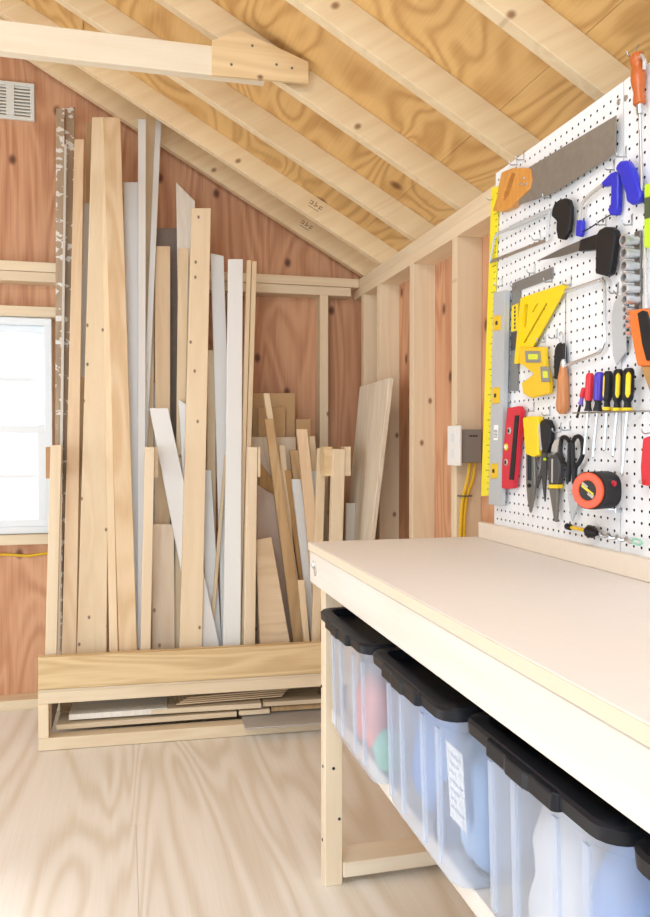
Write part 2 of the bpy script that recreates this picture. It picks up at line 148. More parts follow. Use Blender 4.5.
# ---------------------------------------------------------------- helpers
ORG = {}
class MB:
    def __init__(s): s.v = []; s.f = []
    def add(s, vs, fs):
        n = len(s.v); s.v += [tuple(v) for v in vs]; s.f += [tuple(i + n for i in f) for f in fs]; return s
    def box(s, x0, x1, y0, y1, z0, z1):
        return s.hexa([(x0,y0,z0),(x1,y0,z0),(x1,y1,z0),(x0,y1,z0),(x0,y0,z1),(x1,y0,z1),(x1,y1,z1),(x0,y1,z1)])
    def hexa(s, p):
        return s.add(p, [(3,2,1,0),(4,5,6,7),(0,1,5,4),(1,2,6,5),(2,3,7,6),(3,0,4,7)])
    def obox(s, c, size, R):
        hx, hy, hz = [q / 2 for q in size]
        P = [Vector(c) + R @ Vector((a*hx, b*hy, d*hz)) for d in (-1,1) for a, b in ((-1,-1),(1,-1),(1,1),(-1,1))]
        return s.hexa(P)
    def plate(s, outer, a0, a1, holes=(), axis='x'):
        """2-D outline (with holes) extruded between a0 and a1 along axis."""
        bm = bmesh.new(); loops = [list(outer)] + [list(h) for h in holes]; edges = []; rings = []
        for lp in loops:
            vs = [bm.verts.new((p[0], p[1], 0)) for p in lp]; rings.append(vs)
            for i in range(len(vs)): edges.append(bm.edges.new((vs[i], vs[(i+1) % len(vs)])))
        bmesh.ops.triangle_fill(bm, use_beauty=True, use_dissolve=False, edges=edges, normal=(0,0,1))
        bm.verts.index_update()
        tris = [[v.index for v in f.verts] for f in bm.faces]
        pts = [(v.co.x, v.co.y) for v in bm.verts]; ridx = [[v.index for v in r] for r in rings]
        bm.free()
        def m(p, a): return {'x': (a, p[0], p[1]), 'y': (p[0], a, p[1]), 'z': (p[0], p[1], a)}[axis]
        n = len(pts)
        V = [m(p, a0) for p in pts] + [m(p, a1) for p in pts]
        Fc = [tuple(t) for t in tris] + [tuple(i + n for i in reversed(t)) for t in tris]
        for r in ridx:
            for i in range(len(r)):
                a, b = r[i], r[(i+1) % len(r)]; Fc.append((a, b, b + n, a + n))
        return s.add(V, Fc)
    def tube(s, pts, r, n=8, cap=True, closed=False):
        P = [Vector(p) for p in pts]; N = len(P)
        rs = r if isinstance(r, (list, tuple)) else [r] * N
        V = []; up = None
        for i in range(N):
            if closed: t = P[(i+1) % N] - P[i-1]
            else: t = P[min(i+1, N-1)] - P[max(i-1, 0)]
            t.normalize()
            if up is None:
                up = Vector((0,0,1)) if abs(t.z) < .8 else Vector((1,0,0))
            a = t.cross(up).normalized(); up = a.cross(t).normalized()
            for k in range(n):
                th = 2*pi*k/n; V.append(P[i] + (a*cos(th) + up*sin(th)) * rs[i])
        Fc = []
        for i in range(N if closed else N-1):
            for k in range(n):
                j = (i+1) % N
                Fc.append((i*n+k, i*n+(k+1)%n, j*n+(k+1)%n, j*n+k))
        if cap and not closed:
            Fc.append(tuple(range(n))[::-1]); Fc.append(tuple((N-1)*n+k for k in range(n)))
        return s.add(V, Fc)
    def lathe(s, p0, p1, prof, n=14):
        p0, p1 = Vector(p0), Vector(p1)
        return s.tube([p0 + (p1-p0)*t for t, r in prof], [r for t, r in prof], n)
    def build(s, name, mat, parent=None, org=None, bevel=0, seg=1, smooth=False, raw=False):
        o0 = Vector(org) if org is not None else (ORG.get(parent.name, Vector()) if parent else Vector())
        me = bpy.data.meshes.new(name)
        me.from_pydata([(v[0]-o0.x, v[1]-o0.y, v[2]-o0.z) for v in s.v], [], s.f)
        bm = bmesh.new(); bm.from_mesh(me); bmesh.ops.recalc_face_normals(bm, faces=bm.faces); bm.to_mesh(me); bm.free()
        me.materials.append(M[mat] if isinstance(mat, str) else mat)
        if smooth:
            for p in me.polygons: p.use_smooth = True
            try: me.set_sharp_from_angle(angle=radians(40))
            except Exception: pass
        o = bpy.data.objects.new(name, me); COL.objects.link(o)
        if parent: o.parent = parent; ORG[o.name] = o0
        else: o.location = o0; ORG[o.name] = o0
        if bevel:
            b = o.modifiers.new('bevel', 'BEVEL'); b.width = bevel; b.segments = seg; b.limit_method = 'ANGLE'; b.angle_limit = radians(35)
        return o
def tag(o, label, cat, group=None):
    o['label'] = label; o['category'] = cat
    if group: o['group'] = group
    return o
def thing(name, label, cat, org, group=None):
    o = bpy.data.objects.new(name, None); COL.objects.link(o); o.location = org; o.empty_display_size = .05
    ORG[o.name] = Vector(org)
    return tag(o, label, cat, group)
def struct(o):
    o['kind'] = 'structure'; return o
def box(*a): return MB().box(*a)

# ---------------------------------------------------------------- materials
def rgb(h):
    h = h.lstrip('#'); c = [int(h[i:i+2], 16)/255 for i in (0,2,4)]
    return tuple((x/12.92 if x <= .04045 else ((x+.055)/1.055)**2.4) for x in c) + (1,)
M = {}
def newmat(name):
    m = bpy.data.materials.new(name); m.use_nodes = True; nt = m.node_tree
    b = nt.nodes['Principled BSDF']; M[name] = m; return m, nt, b
def plain(name, col, rough=.5, metal=0, var=.03, bump=0):
    m, nt, b = newmat(name); N = nt.nodes; L = nt.links
    tc = N.new('ShaderNodeTexCoord'); no = N.new('ShaderNodeTexNoise'); no.inputs['Scale'].default_value = 60; no.inputs['Detail'].default_value = 3
    L.new(tc.outputs['Object'], no.inputs['Vector'])
    mx = N.new('ShaderNodeMix'); mx.data_type = 'RGBA'; c = rgb(col)
    mx.inputs['A'].default_value = tuple(q*(1-var) for q in c[:3]) + (1,); mx.inputs['B'].default_value = tuple(min(1, q*(1+var)) for q in c[:3]) + (1,)
    L.new(no.outputs['Fac'], mx.inputs['Factor']); L.new(mx.outputs['Result'], b.inputs['Base Color'])
    b.inputs['Roughness'].default_value = rough; b.inputs['Metallic'].default_value = metal
    if name in ('lid', 'black', 'rubber'): b.inputs['Specular IOR Level'].default_value = .3
    return m
def desat(h, k):
    c = [int(h[i:i+2], 16) for i in (1,3,5)]; m = max(c); return '#%02X%02X%02X' % tuple(min(255, round(m-(m-q)*k)) for q in c)
def wood(name, light, dark, axis='Z', gs=10., ls=.7, bands=6., amount=.8, fiber=.25, knot=None, kscale=5., ksize=.07, kprob=.5, rot=None, rough=.62, tint=.05, dist=.4, kstretch=.7, power=1., sat=.69, flat='Y'):
    light, dark = desat(light, sat), desat(dark, sat)
    m, nt, b = newmat(name); N = nt.nodes; L = nt.links
    def math_(op, a, bv=None, clamp=False):
        n = N.new('ShaderNodeMath'); n.operation = op; n.use_clamp = clamp
        for i, q in enumerate((a, bv)):
            if q is None: continue
            if isinstance(q, (int, float)): n.inputs[i].default_value = q
            else: L.new(q, n.inputs[i])
        return n.outputs[0]
    tc = N.new('ShaderNodeTexCoord'); oi = N.new('ShaderNodeObjectInfo')
    src = tc.outputs['Object']
    if rot:
        r = N.new('ShaderNodeVectorRotate'); r.rotation_type = 'Y_AXIS'; r.inputs['Angle'].default_value = rot; L.new(src, r.inputs['Vector']); src = r.outputs['Vector']
    vm = N.new('ShaderNodeVectorMath'); vm.operation = 'MULTIPLY_ADD'
    rv = N.new('ShaderNodeCombineXYZ')
    for i, kk in enumerate((17.3, 23.1, 31.7)): L.new(math_('MULTIPLY', oi.outputs['Random'], kk), rv.inputs[i])
    ad = N.new('ShaderNodeVectorMath'); ad.operation = 'ADD'; L.new(src, ad.inputs[0]); L.new(rv.outputs[0], ad.inputs[1]); P = ad.outputs[0]
    def scaled(across, along):
        q = N.new('ShaderNodeVectorMath'); q.operation = 'MULTIPLY'
        q.inputs[1].default_value = {'X': (along, across, across), 'Y': (across, along, across), 'Z': (across, across, along)}[axis]
        L.new(P, q.inputs[0]); return q.outputs[0]
    n1 = N.new('ShaderNodeTexNoise'); n1.inputs['Scale'].default_value = 1; n1.inputs['Detail'].default_value = 1.5; n1.inputs['Distortion'].default_value = dist
    L.new(scaled(gs, ls), n1.inputs['Vector'])
    ph = math_('MULTIPLY', n1.outputs['Fac'], bands*2*pi)
    sn = math_('MULTIPLY_ADD', math_('SINE', ph), .5); sn.node.inputs[2].default_value = .5
    if power != 1.: sn = math_('POWER', sn, power)
    n2 = N.new('ShaderNodeTexNoise'); n2.inputs['Scale'].default_value = 1; n2.inputs['Detail'].default_value = 2
    L.new(scaled(170, 4), n2.inputs['Vector'])
    n3 = N.new('ShaderNodeTexNoise'); n3.inputs['Scale'].default_value = 1; n3.inputs['Detail'].default_value = 1; L.new(scaled(gs*.5, ls), n3.inputs['Vector'])
    fac = math_('ADD', math_('MULTIPLY', sn, amount*.75), math_('MULTIPLY', math_('SUBTRACT', n2.outputs['Fac'], .5), fiber*2))
    fac = math_('ADD', fac, math_('MULTIPLY', math_('SUBTRACT', n3.outputs['Fac'], .4), .5), True)
    mx = N.new('ShaderNodeMix'); mx.data_type = 'RGBA'; mx.inputs['A'].default_value = rgb(light); mx.inputs['B'].default_value = rgb(dark)
    L.new(fac, mx.inputs['Factor']); out = mx.outputs['Result']
    if knot:
        vo = N.new('ShaderNodeTexVoronoi'); vo.inputs['Scale'].default_value = 1; vo.voronoi_dimensions = '2D'
        q = N.new('ShaderNodeVectorMath'); q.operation = 'MULTIPLY'; q.inputs[1].default_value = {'X': (kscale*kstretch, kscale, kscale), 'Y': (kscale, kscale*kstretch, kscale), 'Z': (kscale, kscale, kscale*kstretch)}[axis]
        L.new(P, q.inputs[0]); sx = N.new('ShaderNodeSeparateXYZ'); L.new(q.outputs[0], sx.inputs[0]); cx = N.new('ShaderNodeCombineXYZ')
        for i_, k_ in enumerate({'Y': 'XZ', 'X': 'YZ', 'Z': 'XY'}[flat]): L.new(sx.outputs[k_], cx.inputs[i_])
        L.new(cx.outputs[0], vo.inputs['Vector'])
        mr = N.new('ShaderNodeMapRange'); mr.inputs['From Min'].default_value = ksize*.35; mr.inputs['From Max'].default_value = ksize
        mr.inputs['To Min'].default_value = .85; mr.inputs['To Max'].default_value = 0; L.new(vo.outputs['Distance'], mr.inputs['Value'])
        sp = N.new('ShaderNodeSeparateColor'); L.new(vo.outputs['Color'], sp.inputs[0])
        k = math_('MULTIPLY', mr.outputs[0], math_('LESS_THAN', sp.outputs[0], kprob))
        m2 = N.new('ShaderNodeMix'); m2.data_type = 'RGBA'; m2.inputs['B'].default_value = rgb(knot); L.new(out, m2.inputs['A']); L.new(k, m2.inputs['Factor']); out = m2.outputs['Result']
    if tint:
        hs = N.new('ShaderNodeHueSaturation'); mr2 = N.new('ShaderNodeMapRange'); L.new(oi.outputs['Random'], mr2.inputs['Value'])
        mr2.inputs['To Min'].default_value = 1-tint*1.4; mr2.inputs['To Max'].default_value = 1+tint
        L.new(mr2.outputs[0], hs.inputs['Value']); L.new(out, hs.inputs['Color']); out = hs.outputs['Color']
    L.new(out, b.inputs['Base Color']); b.inputs['Roughness'].default_value = rough
    bp = N.new('ShaderNodeBump'); bp.inputs['Strength'].default_value = .08; bp.inputs['Distance'].default_value = .001
    L.new(n2.outputs['Fac'], bp.inputs['Height']); L.new(bp.outputs[0], b.inputs['Normal'])
    return m
KN = '#7d5433'
for ax in 'XYZ':
    wood('stud'+ax, '#EBCFA2', '#DFB886', ax, knot=KN, kscale=6, ksize=.065, kprob=.4, amount=.5, flat='X' if ax == 'Y' else 'Y')
SL = atan(.568)
wood('rafter', '#EED2A0', '#DFB980', 'X', rot=SL, knot='#8a5c36', kscale=5, ksize=.06, kprob=.45, amount=.5, sat=.76)
wood('tie', '#EDDDBE', '#E0C79C', 'X', knot='#8a6440', kscale=6, ksize=.06, kprob=.35, amount=.4)
wood('deck', '#E4B975', '#B88243', 'Y', gs=3.0, ls=1.0, bands=14, amount=.75, fiber=.25, knot='#6b3f1d', kscale=2.0, ksize=.055, kprob=.45, dist=1.0, kstretch=.8, tint=0, power=1.8, sat=.95, flat='Z')
wood('gusset', '#E8C283', '#CF9F5C', 'X', gs=6, ls=1., bands=7, amount=.6, knot='#5f3a1c', kscale=7, ksize=.06, kprob=.4)
for nm_, fl_ in (('sheath', 'Y'), ('sheath_side', 'X')):
    wood(nm_, '#D9A37B', '#B4744C', 'Z', gs=3.8, ls=.8, bands=9, amount=.7, fiber=.5, knot='#552a1a', kscale=4.2, ksize=.085, kprob=.85, tint=.02, dist=1.1, sat=.95, flat=fl_)
wood('floor', '#F6F0E6', '#DAC6A4', 'Y', gs=3.6, ls=.45, bands=10, amount=.7, fiber=.25, tint=.0, dist=.8, power=1.5, rough=.42, sat=.6)
wood('pine', '#EBCC9B', '#DBB079', 'Z', knot=KN, kscale=9, ksize=.06, kprob=.35, amount=.5, tint=.06)
wood('pine_w', '#E6BF8D', '#D6A66D', 'Z', amount=.6, tint=.04)
wood('pine_k', '#EBCEA0', '#DDB782', 'Z', knot='#553720', kscale=11, ksize=.075, kprob=.6, amount=.4, tint=.02)
wood('pine_c', '#E8C18D', '#D3A05F', 'Z', gs=7, ls=1.3, bands=5, amount=.9, dist=.9, tint=.02)
wood('tan', '#CDA672', '#B48850', 'Z', amount=.7, tint=.06, sat=.85)
wood('brownwood', '#C69455', '#A97238', 'Z', amount=.7, tint=.05, sat=.9)
wood('greywood', '#DDC3A2', '#CBAA86', 'Z', knot='#7b5a44', kscale=9, ksize=.07, kprob=.5, amount=.6)
wood('greyplank', '#DFCAAC', '#CBAE8A', 'Z', gs=14, ls=.6, bands=8, amount=.7, fiber=.3)
wood('mauve', '#C9A78F', '#B8937B', 'Z', gs=6, amount=.6, fiber=.15)
wood('plyl', '#E9C898', '#D2A468', 'X', gs=9, ls=2., bands=5, amount=.55, power=2.)
wood('whitewood', '#F2EBDD', '#E4D8C0', 'Z', gs=16, ls=.8, bands=6, amount=.6)
wood('rackfront', '#E4BE7C', '#C6944F', 'X', gs=11, ls=.9, bands=6, amount=.8, dist=.9, tint=0)
wood('rackX', '#EDD3A8', '#DCB986', 'X', knot=KN, kscale=6, ksize=.04, kprob=.3, amount=.5)
wood('scrapX', '#E7CBA0', '#D2AE7E', 'X', amount=.6, tint=.08)
wood('scrapply', '#D8B586', '#B58A58', 'X', gs=20, ls=1, bands=4, amount=.7, tint=.06)
wood('benchY', '#EBE3D7', '#DFD2BC', 'Y', knot='#a88560', kscale=6, ksize=.07, kprob=.4, amount=.45, flat='X')
wood('benchX', '#EBD9BC', '#DCC29A', 'X', amount=.45, knot='#8d6a48', kscale=7, ksize=.05, kprob=.3)
wood('benchZ', '#EED8B2', '#DFC091', 'Z', amount=.45, knot='#4c3828', kscale=9, ksize=.04, kprob=.4)
wood('sawhandle', '#D99A4A', '#C58036', 'Z', gs=30, ls=4, amount=.6, rough=.4, sat=1.)
wood('handle_wood', '#C9834E', '#A9602F', 'Z', gs=60, ls=6, amount=.5, rough=.35, sat=.95)
plain('mdf', '#C39F74', .75); plain('mdf2', '#BE996D', .75)
plain('benchtop', '#E6E1DE', .6, var=.02); plain('top_edge', '#DFD3BC', .7)
plain('splash', '#E6D9C9', .6)
plain('white', '#E9E9E8', .45, var=.01); plain('greyw', '#CFC9BE', .55)
plain('vinyl', '#E6EAED', .35, var=.005); plain('vent', '#E3E6E0', .45)
plain('darkgrey', '#85776d', .7, var=.15); plain('metal', '#B9B9B6', .35, .7)
plain('peg', '#ECEEF1', .38, var=.01); plain('plaster', '#E8E4DC', .8)
plain('steel', '#BFC1C2', .28, .9); plain('chrome', '#D6D9DC', .22, .7); plain('darksteel', '#7a7874', .38, .6); plain('blade', '#8d877e', .42, .4, var=.2)
plain('alu', '#C0C5C9', .38, .25); plain('wire', '#a9aaab', .3, .9); plain('greysq', '#8f8f8d', .45, .6)
plain('black', '#1d1d1f', .45); plain('rubber', '#2c2b2c', .6); plain('lid', '#12161e', .42); plain('charcoal', '#3d3c3d', .5)
plain('yellow', '#F2CF10', .4); plain('ruleryellow', '#F0E02A', .4); plain('vial', '#D6DE3C', .2); plain('vialyellow', '#E9BE1A', .35); plain('red', '#CF2338', .4); plain('redplastic', '#D62B36', .35)
plain('blue', '#2A2FC0', .35); plain('purple', '#4A37B5', .3); plain('lilac', '#7d62c0', .3); plain('orange', '#E9772A', .4); plain('orangewood', '#B9602C', .35); plain('tapeorange', '#F05A32', .4)
plain('lime', '#BFE02B', .4); plain('olive', '#4d5a3c', .5); plain('hole_shade', '#2a2420', .9); plain('grey', '#8a8782', .5); plain('paleplate', '#F1F0EC', .4); plain('cable', '#E3B71F', .45); plain('ink', '#2a2826', .6); plain('brownstamp', '#7a5a3c', .7)
plain('shelf', '#E9D9BC', .6); plain('snow', '#E4EAF0', .9); plain('lightgrey', '#b9b4ac', .45); plain('greybag', '#6d7680', .6)
plain('pink', '#EF8B7E', .6); plain('bluefab', '#6f9bdc', .7); plain('ltblue', '#a9c8f0', .6); plain('whitefab', '#eef0f2', .7); plain('mint', '#8fd0b5', .6); plain('navy', '#3b4f7a', .6)
plain('endgrain', '#B98F66', .7, var=.12); plain('paper', '#F4F4F2', .6); plain('greytext', '#9aa6b8', .6)
# brown trim with blotches of white paint (wear with its own shape)
def painted(name, brown, thr):
    m = wood(name, brown, '#8d6a49', 'Z', amount=.6, tint=0); nt = m.node_tree; N = nt.nodes; L = nt.links; b = N['Principled BSDF']
    src = b.inputs['Base Color'].links[0].from_socket
    tc = N.new('ShaderNodeTexCoord'); mp = N.new('ShaderNodeMapping'); mp.inputs['Scale'].default_value = (22, 22, 34); L.new(tc.outputs['Object'], mp.inputs['Vector'])
    no = N.new('ShaderNodeTexNoise'); no.inputs['Scale'].default_value = 1.2; no.inputs['Detail'].default_value = 3; L.new(mp.outputs[0], no.inputs['Vector'])
    mr = N.new('ShaderNodeMapRange'); mr.inputs['From Min'].default_value = thr; mr.inputs['From Max'].default_value = thr+.03; L.new(no.outputs['Fac'], mr.inputs['Value'])
    mx = N.new('ShaderNodeMix'); mx.data_type = 'RGBA'; mx.inputs['B'].default_value = rgb('#e6e3dc'); L.new(src, mx.inputs['A']); L.new(mr.outputs[0], mx.inputs['Factor'])
    L.new(mx.outputs['Result'], b.inputs['Base Color'])
painted('oldpaint', '#b8966f', .56); painted('oldpaint2', '#b08f68', .59)
def clear(name, col, fac, rough):
    m, nt, b = newmat(name); N = nt.nodes; L = nt.links
    b.inputs['Base Color'].default_value = rgb(col); b.inputs['Roughness'].default_value = rough
    tr = N.new('ShaderNodeBsdfTransparent'); tr.inputs['Color'].default_value = (.97,.98,1,1)
    mx = N.new('ShaderNodeMixShader'); mx.inputs['Fac'].default_value = fac
    L.new(tr.outputs[0], mx.inputs[1]); L.new(b.outputs[0], mx.inputs[2]); L.new(mx.outputs[0], N['Material Output'].inputs['Surface'])
    return m
clear('tubclear', '#DEE8F8', .36, .3); clear('pane', '#eef4fa', .05, .02); clear('greyclear', '#c9c4bf', .75, .3)

# ---------------------------------------------------------------- the room
XR, YB = 1.052, 3.499
XC, XL = -.78, -2.612                       # ridge line, left wall face
ZP = 1.872                                  # top of the wall plates
YF = -2.2                                   # front of the building
T = .567
def zr(x): return 1.885 + T*(1.081 - abs(x - XC) - XC) if x >= XC else 1.885 + T*(1.081 - XC - abs(x - XC))   # rafter underside
fl = struct(MB().box(-2.72, .0284, YF, 2.356, -.02, 0).box(.0292, 1.16, YF, 2.356, -.02, 0).box(-2.72, 1.16, 2.3567, 3.61, -.02, 0).build('floor', 'floor'))
# back wall: sheathing with the gable, window hole
WX0, WX1, WZ0, WZ1 = -1.26, -.295, .735, 1.645
ga = [(-2.72, 0), (1.15, 0), (1.15, zr(1.15)+.1), (XC, zr(XC)+.12), (-2.72, zr(-2.72)+.1)]
wb = struct(MB().plate(ga, 3.589, 3.602, [[(WX0, WZ0), (WX0, WZ1), (WX1, WZ1), (WX1, WZ0)]], 'y').build('wall_back', 'sheath'))
for x in (.866, .46, .06, -.257, -1.34, -1.7, -2.1):
    box(x, x+.04, YB, 3.589, .042, 1.79).build('stud', 'studZ', wb, bevel=.0015)
box(XL-.09, 1.141, YB, 3.589, 0, .042).build('sole_plate', 'studX', wb, bevel=.0015)
box(XL-.09, 1.014, YB, 3.589, 1.79, 1.830).build('lower_plate', 'studX', wb, bevel=.002)
box(XL-.09, 1.052, YB, 3.589, 1.832, ZP).build('upper_plate', 'studX', wb, bevel=.002)
box(-1.30, -.257, YB, 3.589, WZ1+.002, WZ1+.042).build('window_header', 'studX', wb, bevel=.0015)
box(-1.30, -.257, YB, 3.589, WZ0-.042, WZ0-.002).build('window_sill', 'studX', wb, bevel=.0015)
# window
wn = struct(MB().box(WX0, WX1, 3.535, 3.60, WZ0, WZ0+.03).box(WX0, WX1, 3.535, 3.60, WZ1-.03, WZ1).box(WX0, WX0+.03, 3.535, 3.60, WZ0+.03, WZ1-.03).box(WX1-.03, WX1, 3.535, 3.60, WZ0+.03, WZ1-.03).build('window_1', 'vinyl', bevel=.002))
zm = 1.175
def sash(z0, z1, y, nm):
    m = MB(); x0, x1 = WX0+.03, WX1-.03; b = .03
    m.box(x0, x1, y, y+.022, z0, z0+b).box(x0, x1, y, y+.022, z1-b, z1).box(x0, x0+b, y, y+.022, z0+b, z1-b).box(x1-b, x1, y, y+.022, z0+b, z1-b)
    s = m.build('sash', 'vinyl', wn, bevel=.0015)
    g = MB()
    for i in (1, 2): xx = x0+b + (x1-x0-2*b)*i/3; g.box(xx-.008, xx+.008, y+.006, y+.016, z0+b, z1-b)
    zz = (z0+z1)/2; g.box(x0+b, x1-b, y+.0055, y+.0165, zz-.008, zz+.008)
    g.build('muntin', 'vinyl', s)
    box(x0+b, x1-b, y+.009, y+.012, z0+b, z1-b).build('pane', 'pane', s)
sash(WZ0+.03, zm+.015, 3.54, 'lower'); sash(zm-.015, WZ1-.03, 3.565, 'upper')
# right wall
wr = struct(box(1.141, 1.153, YF, 3.589, 0, zr(1.141)-.03).build('wall_right', 'sheath_side'))
for y in (3.424, 3.195, 2.795, 2.395, 1.995, 1.595, 1.195, .795, .395, -.005, -.405, -.805, -1.205, -1.605):
    box(XR, 1.141, y, y+.04, .042, 1.79).build('stud', 'studZ', wr, bevel=.0015)
box(XR, 1.141, YF, YB, 0, .042).build('sole_plate', 'studY', wr, bevel=.0015)
box(XR, 1.141, YF, 3.585, 1.79, 1.830).build('lower_plate', 'studY', wr)
box(XR, 1.141, YF, YB, 1.8305, ZP).build('upper_plate', 'studY', wr, bevel=.0015)
# unseen left and front walls (front behind the camera), openings shaped to admit daylight
wl = struct(MB().plate([(YF, 0), (.6, 0), (.6, 1.75), (3.1, 1.75), (3.1, 0), (3.589, 0), (3.589, zr(XL)-.02), (YF, zr(XL)-.02)], XL-.1, XL-.088).build('wall_left', 'sheath_side'))
for y in (3.42, 3.12, .55, .1, -.3, -.7, -1.2, -1.7):
    box(XL-.088, XL, y, y+.04, .042, 1.79).build('stud', 'studZ', wl)
box(XL-.088, XL, YF, 3.5, 1.79, ZP).build('top_plate', 'studY', wl)
wf = struct(MB().plate([(-2.72, 0), (-2.45, 0), (-2.45, 1.95), (.95, 1.95), (.95, 0), (1.153, 0), (1.153, zr(1.153)), (XC, zr(XC)+.1), (-2.72, zr(-2.72))], YF-.012, YF, axis='y').build('wall_front', 'sheath'))
# roof: deck, rafters, ridge board, collar tie
RD = .086 / cos(atan(T))
def slab(x0, x1, y0, y1, o0, o1, mb=None):
    mb = mb or MB()
    return mb.hexa([(x0,y0,zr(x0)+o0),(x1,y0,zr(x1)+o0),(x1,y1,zr(x1)+o0),(x0,y1,zr(x0)+o0),(x0,y0,zr(x0)+o1),(x1,y0,zr(x1)+o1),(x1,y1,zr(x1)+o1),(x0,y1,zr(x0)+o1)])
dk = MB()
YY = [YF, -.55, .7, 1.92, 3.13, 3.75]
xs = [XC, -.02, .62, 1.45]
for a, b in ((XC, -.14), (-.138, 1.0), (1.002, 1.45)):
    slab(a, b, YF, 3.75, RD, RD+.014, dk)
slab(-3.0, XC, YF, 3.75, RD, RD+.014, dk)
ce = struct(dk.build('ceiling', 'deck'))
ul = MB(); slab(XC, 1.45, YF, 3.75, RD+.0145, RD+.02, ul); slab(-3.0, XC, YF, 3.75, RD+.0145, RD+.02, ul); ul.build('seam_light_block', 'charcoal', ce)  # unseen layer added to stop light leaking through the deck seams
for i in range(15):
    y = YB if i == 0 else 3.24 - .415*(i-1)
    if y < YF: break
    r = slab(XC, 1.3, y, y+.038, 0, RD).build('rafter', 'rafter', ce, bevel=.0015)
    slab(-2.86, XC, y, y+.038, 0, RD).build('rafter', 'rafter', ce)
    if i < 2:      # lumber yard stamp on the rafter's face, small dark strokes
        st = MB(); x = .80 - .02*i; zc = zr(x) + .055
        R = Matrix.Rotation(SL, 3, 'Y')
        for a, b, w, h in ((-.02,.0,.014,.003),(-.02,.012,.014,.003),(-.013,.006,.003,.014),(.0,.0,.012,.003),(.0,.012,.003,.012),(.006,.006,.012,.003),(.02,.004,.003,.016),(.026,.012,.012,.003),(.026,.002,.010,.003),(.0,-.012,.05,.002)):
            v = R @ Vector((a, 0, b)); st.obox((x+v.x, y-.0004, zc+v.z), (w, .0006, h), R)
        st.build('grade_stamp', 'brownstamp', r)
tie = box(-2.0, 0.418584, 2.3715, 2.4095, 2.2083, 2.2941).build('collar_tie', 'tie', ce, bevel=.002)
gu = MB().plate([(0.2574, 2.2031), (0.5483, 2.2115), (0.5483, 2.2753), (0.429, 2.3151), (0.3411, 2.3433), (0.2574, 2.3035)], 2.3595, 2.371, axis='y').build('gusset', 'gusset', tie)
nl = MB()
for x, z in ((0.45, 2.2554), (0.4971, 2.2502), (0.3139, 2.2397), (0.3767, 2.3025)): nl.lathe((x,2.3597,z),(x,2.358,z),[(0,.004),(1,.004)],8)
nl.build('nail_head', 'darksteel', gu)
# vent
vt = thing('gable_vent', 'pale louvred vent high on the reddish gable wall at the left edge', 'vent', (-.505, 3.575, 2.48))
MB().plate([(-.655,2.482),(-.36,2.482),(-.36,2.638),(-.655,2.638)], 3.572, 3.588, [[(-.638,2.497),(-.638,2.623),(-.377,2.623),(-.377,2.497)]], 'y').build('vent_frame', 'vent', vt, bevel=.002)
for i in range(9):
    z = 2.501 + i*.0138
    MB().hexa([(-.638,3.574,z),(-.377,3.574,z),(-.377,3.586,z+.010),(-.638,3.586,z+.010),(-.638,3.574,z+.007),(-.377,3.574,z+.007),(-.377,3.586,z+.017),(-.638,3.586,z+.017)]).build('slat', 'vent', vt)
box(-.472, -.44, 3.5705, 3.574, 2.497, 2.623).build('mullion', 'vent', vt)
# yellow cable on the back wall
cb = []
for i in range(13):
    x = -1.3 + i*.09; cb.append((x, 3.578, .655 + .012*cos(i*1.1) - (.02 if i > 9 else 0)))
tag(MB().tube(cb, .006).build('electric_cable', 'cable', org=(-.7, 3.578, .64)), 'yellow electric cable running along the back wall below the window', 'cable')
# ground outside
struct(box(-14, 14, -14, 18, -.26, -.16).build('ground', 'snow'))

# ---------------------------------------------------------------- lumber rack
rx, ry = -.306, 3.006
def sk(x): return -.045*(x - rx)
rack = thing('lumber_rack', 'long low pine lumber rack with front board and upright posts, filled with boards', 'rack', (rx, ry, 0))
def sbox(x0, x1, y0, y1, z0, z1):
    return MB().hexa([(x0,y0+sk(x0),z0),(x1,y0+sk(x1),z0),(x1,y1+sk(x1),z0),(x0,y1+sk(x0),z0),(x0,y0+sk(x0),z1),(x1,y0+sk(x1),z1),(x1,y1+sk(x1),z1),(x0,y1+sk(x0),z1)])
X1 = .89
sbox(rx, X1, ry, ry+.06, .002, .047).build('bottom_rail', 'rackX', rack, bevel=.0015)
sbox(rx, X1, ry+.002, ry+.06, .172, .214).build('top_rail', 'rackX', rack, bevel=.0015)
box(rx, X1, 3.44, 3.49, .002, .047).build('back_rail', 'rackX', rack); box(rx, X1, 3.44, 3.49, .172, .214).build('back_rail', 'rackX', rack)
sbox(rx, rx+.036, ry, ry+.06, .0475, .1715).build('corner_post', 'studZ', rack, bevel=.0015)
sbox(X1-.036, X1, ry, ry+.06, .0475, .1715).build('corner_post', 'studZ', rack, bevel=.0015)
MB().hexa([(rx+.004,ry+.06,.0475),(rx+.04,ry+.06,.0475),(rx+.04,3.44,.0475),(rx+.004,3.44,.0475),(rx+.004,ry+.06,.1715),(rx+.04,ry+.06,.1715),(rx+.04,3.44,.1715),(rx+.004,3.44,.1715)]).build('side_panel', 'greywood', rack)
sbox(rx, X1, ry+.002, 3.44, .2145, .2235).build('rack_deck', 'scrapX', rack)
sbox(rx+.001, X1, ry, ry+.036, .2245, .342).build('front_board', 'rackfront', rack, bevel=.002)
for i, p in enumerate(POSTS):
    l, r, tr, tl = [Vector(q) for q in p]; d = Vector((0, .04, 0))
    MB().hexa([l, r, r+d, l+d, tl, tr, tr+d, tl+d]).build('upright_post', 'studZ', rack, bevel=.0015)
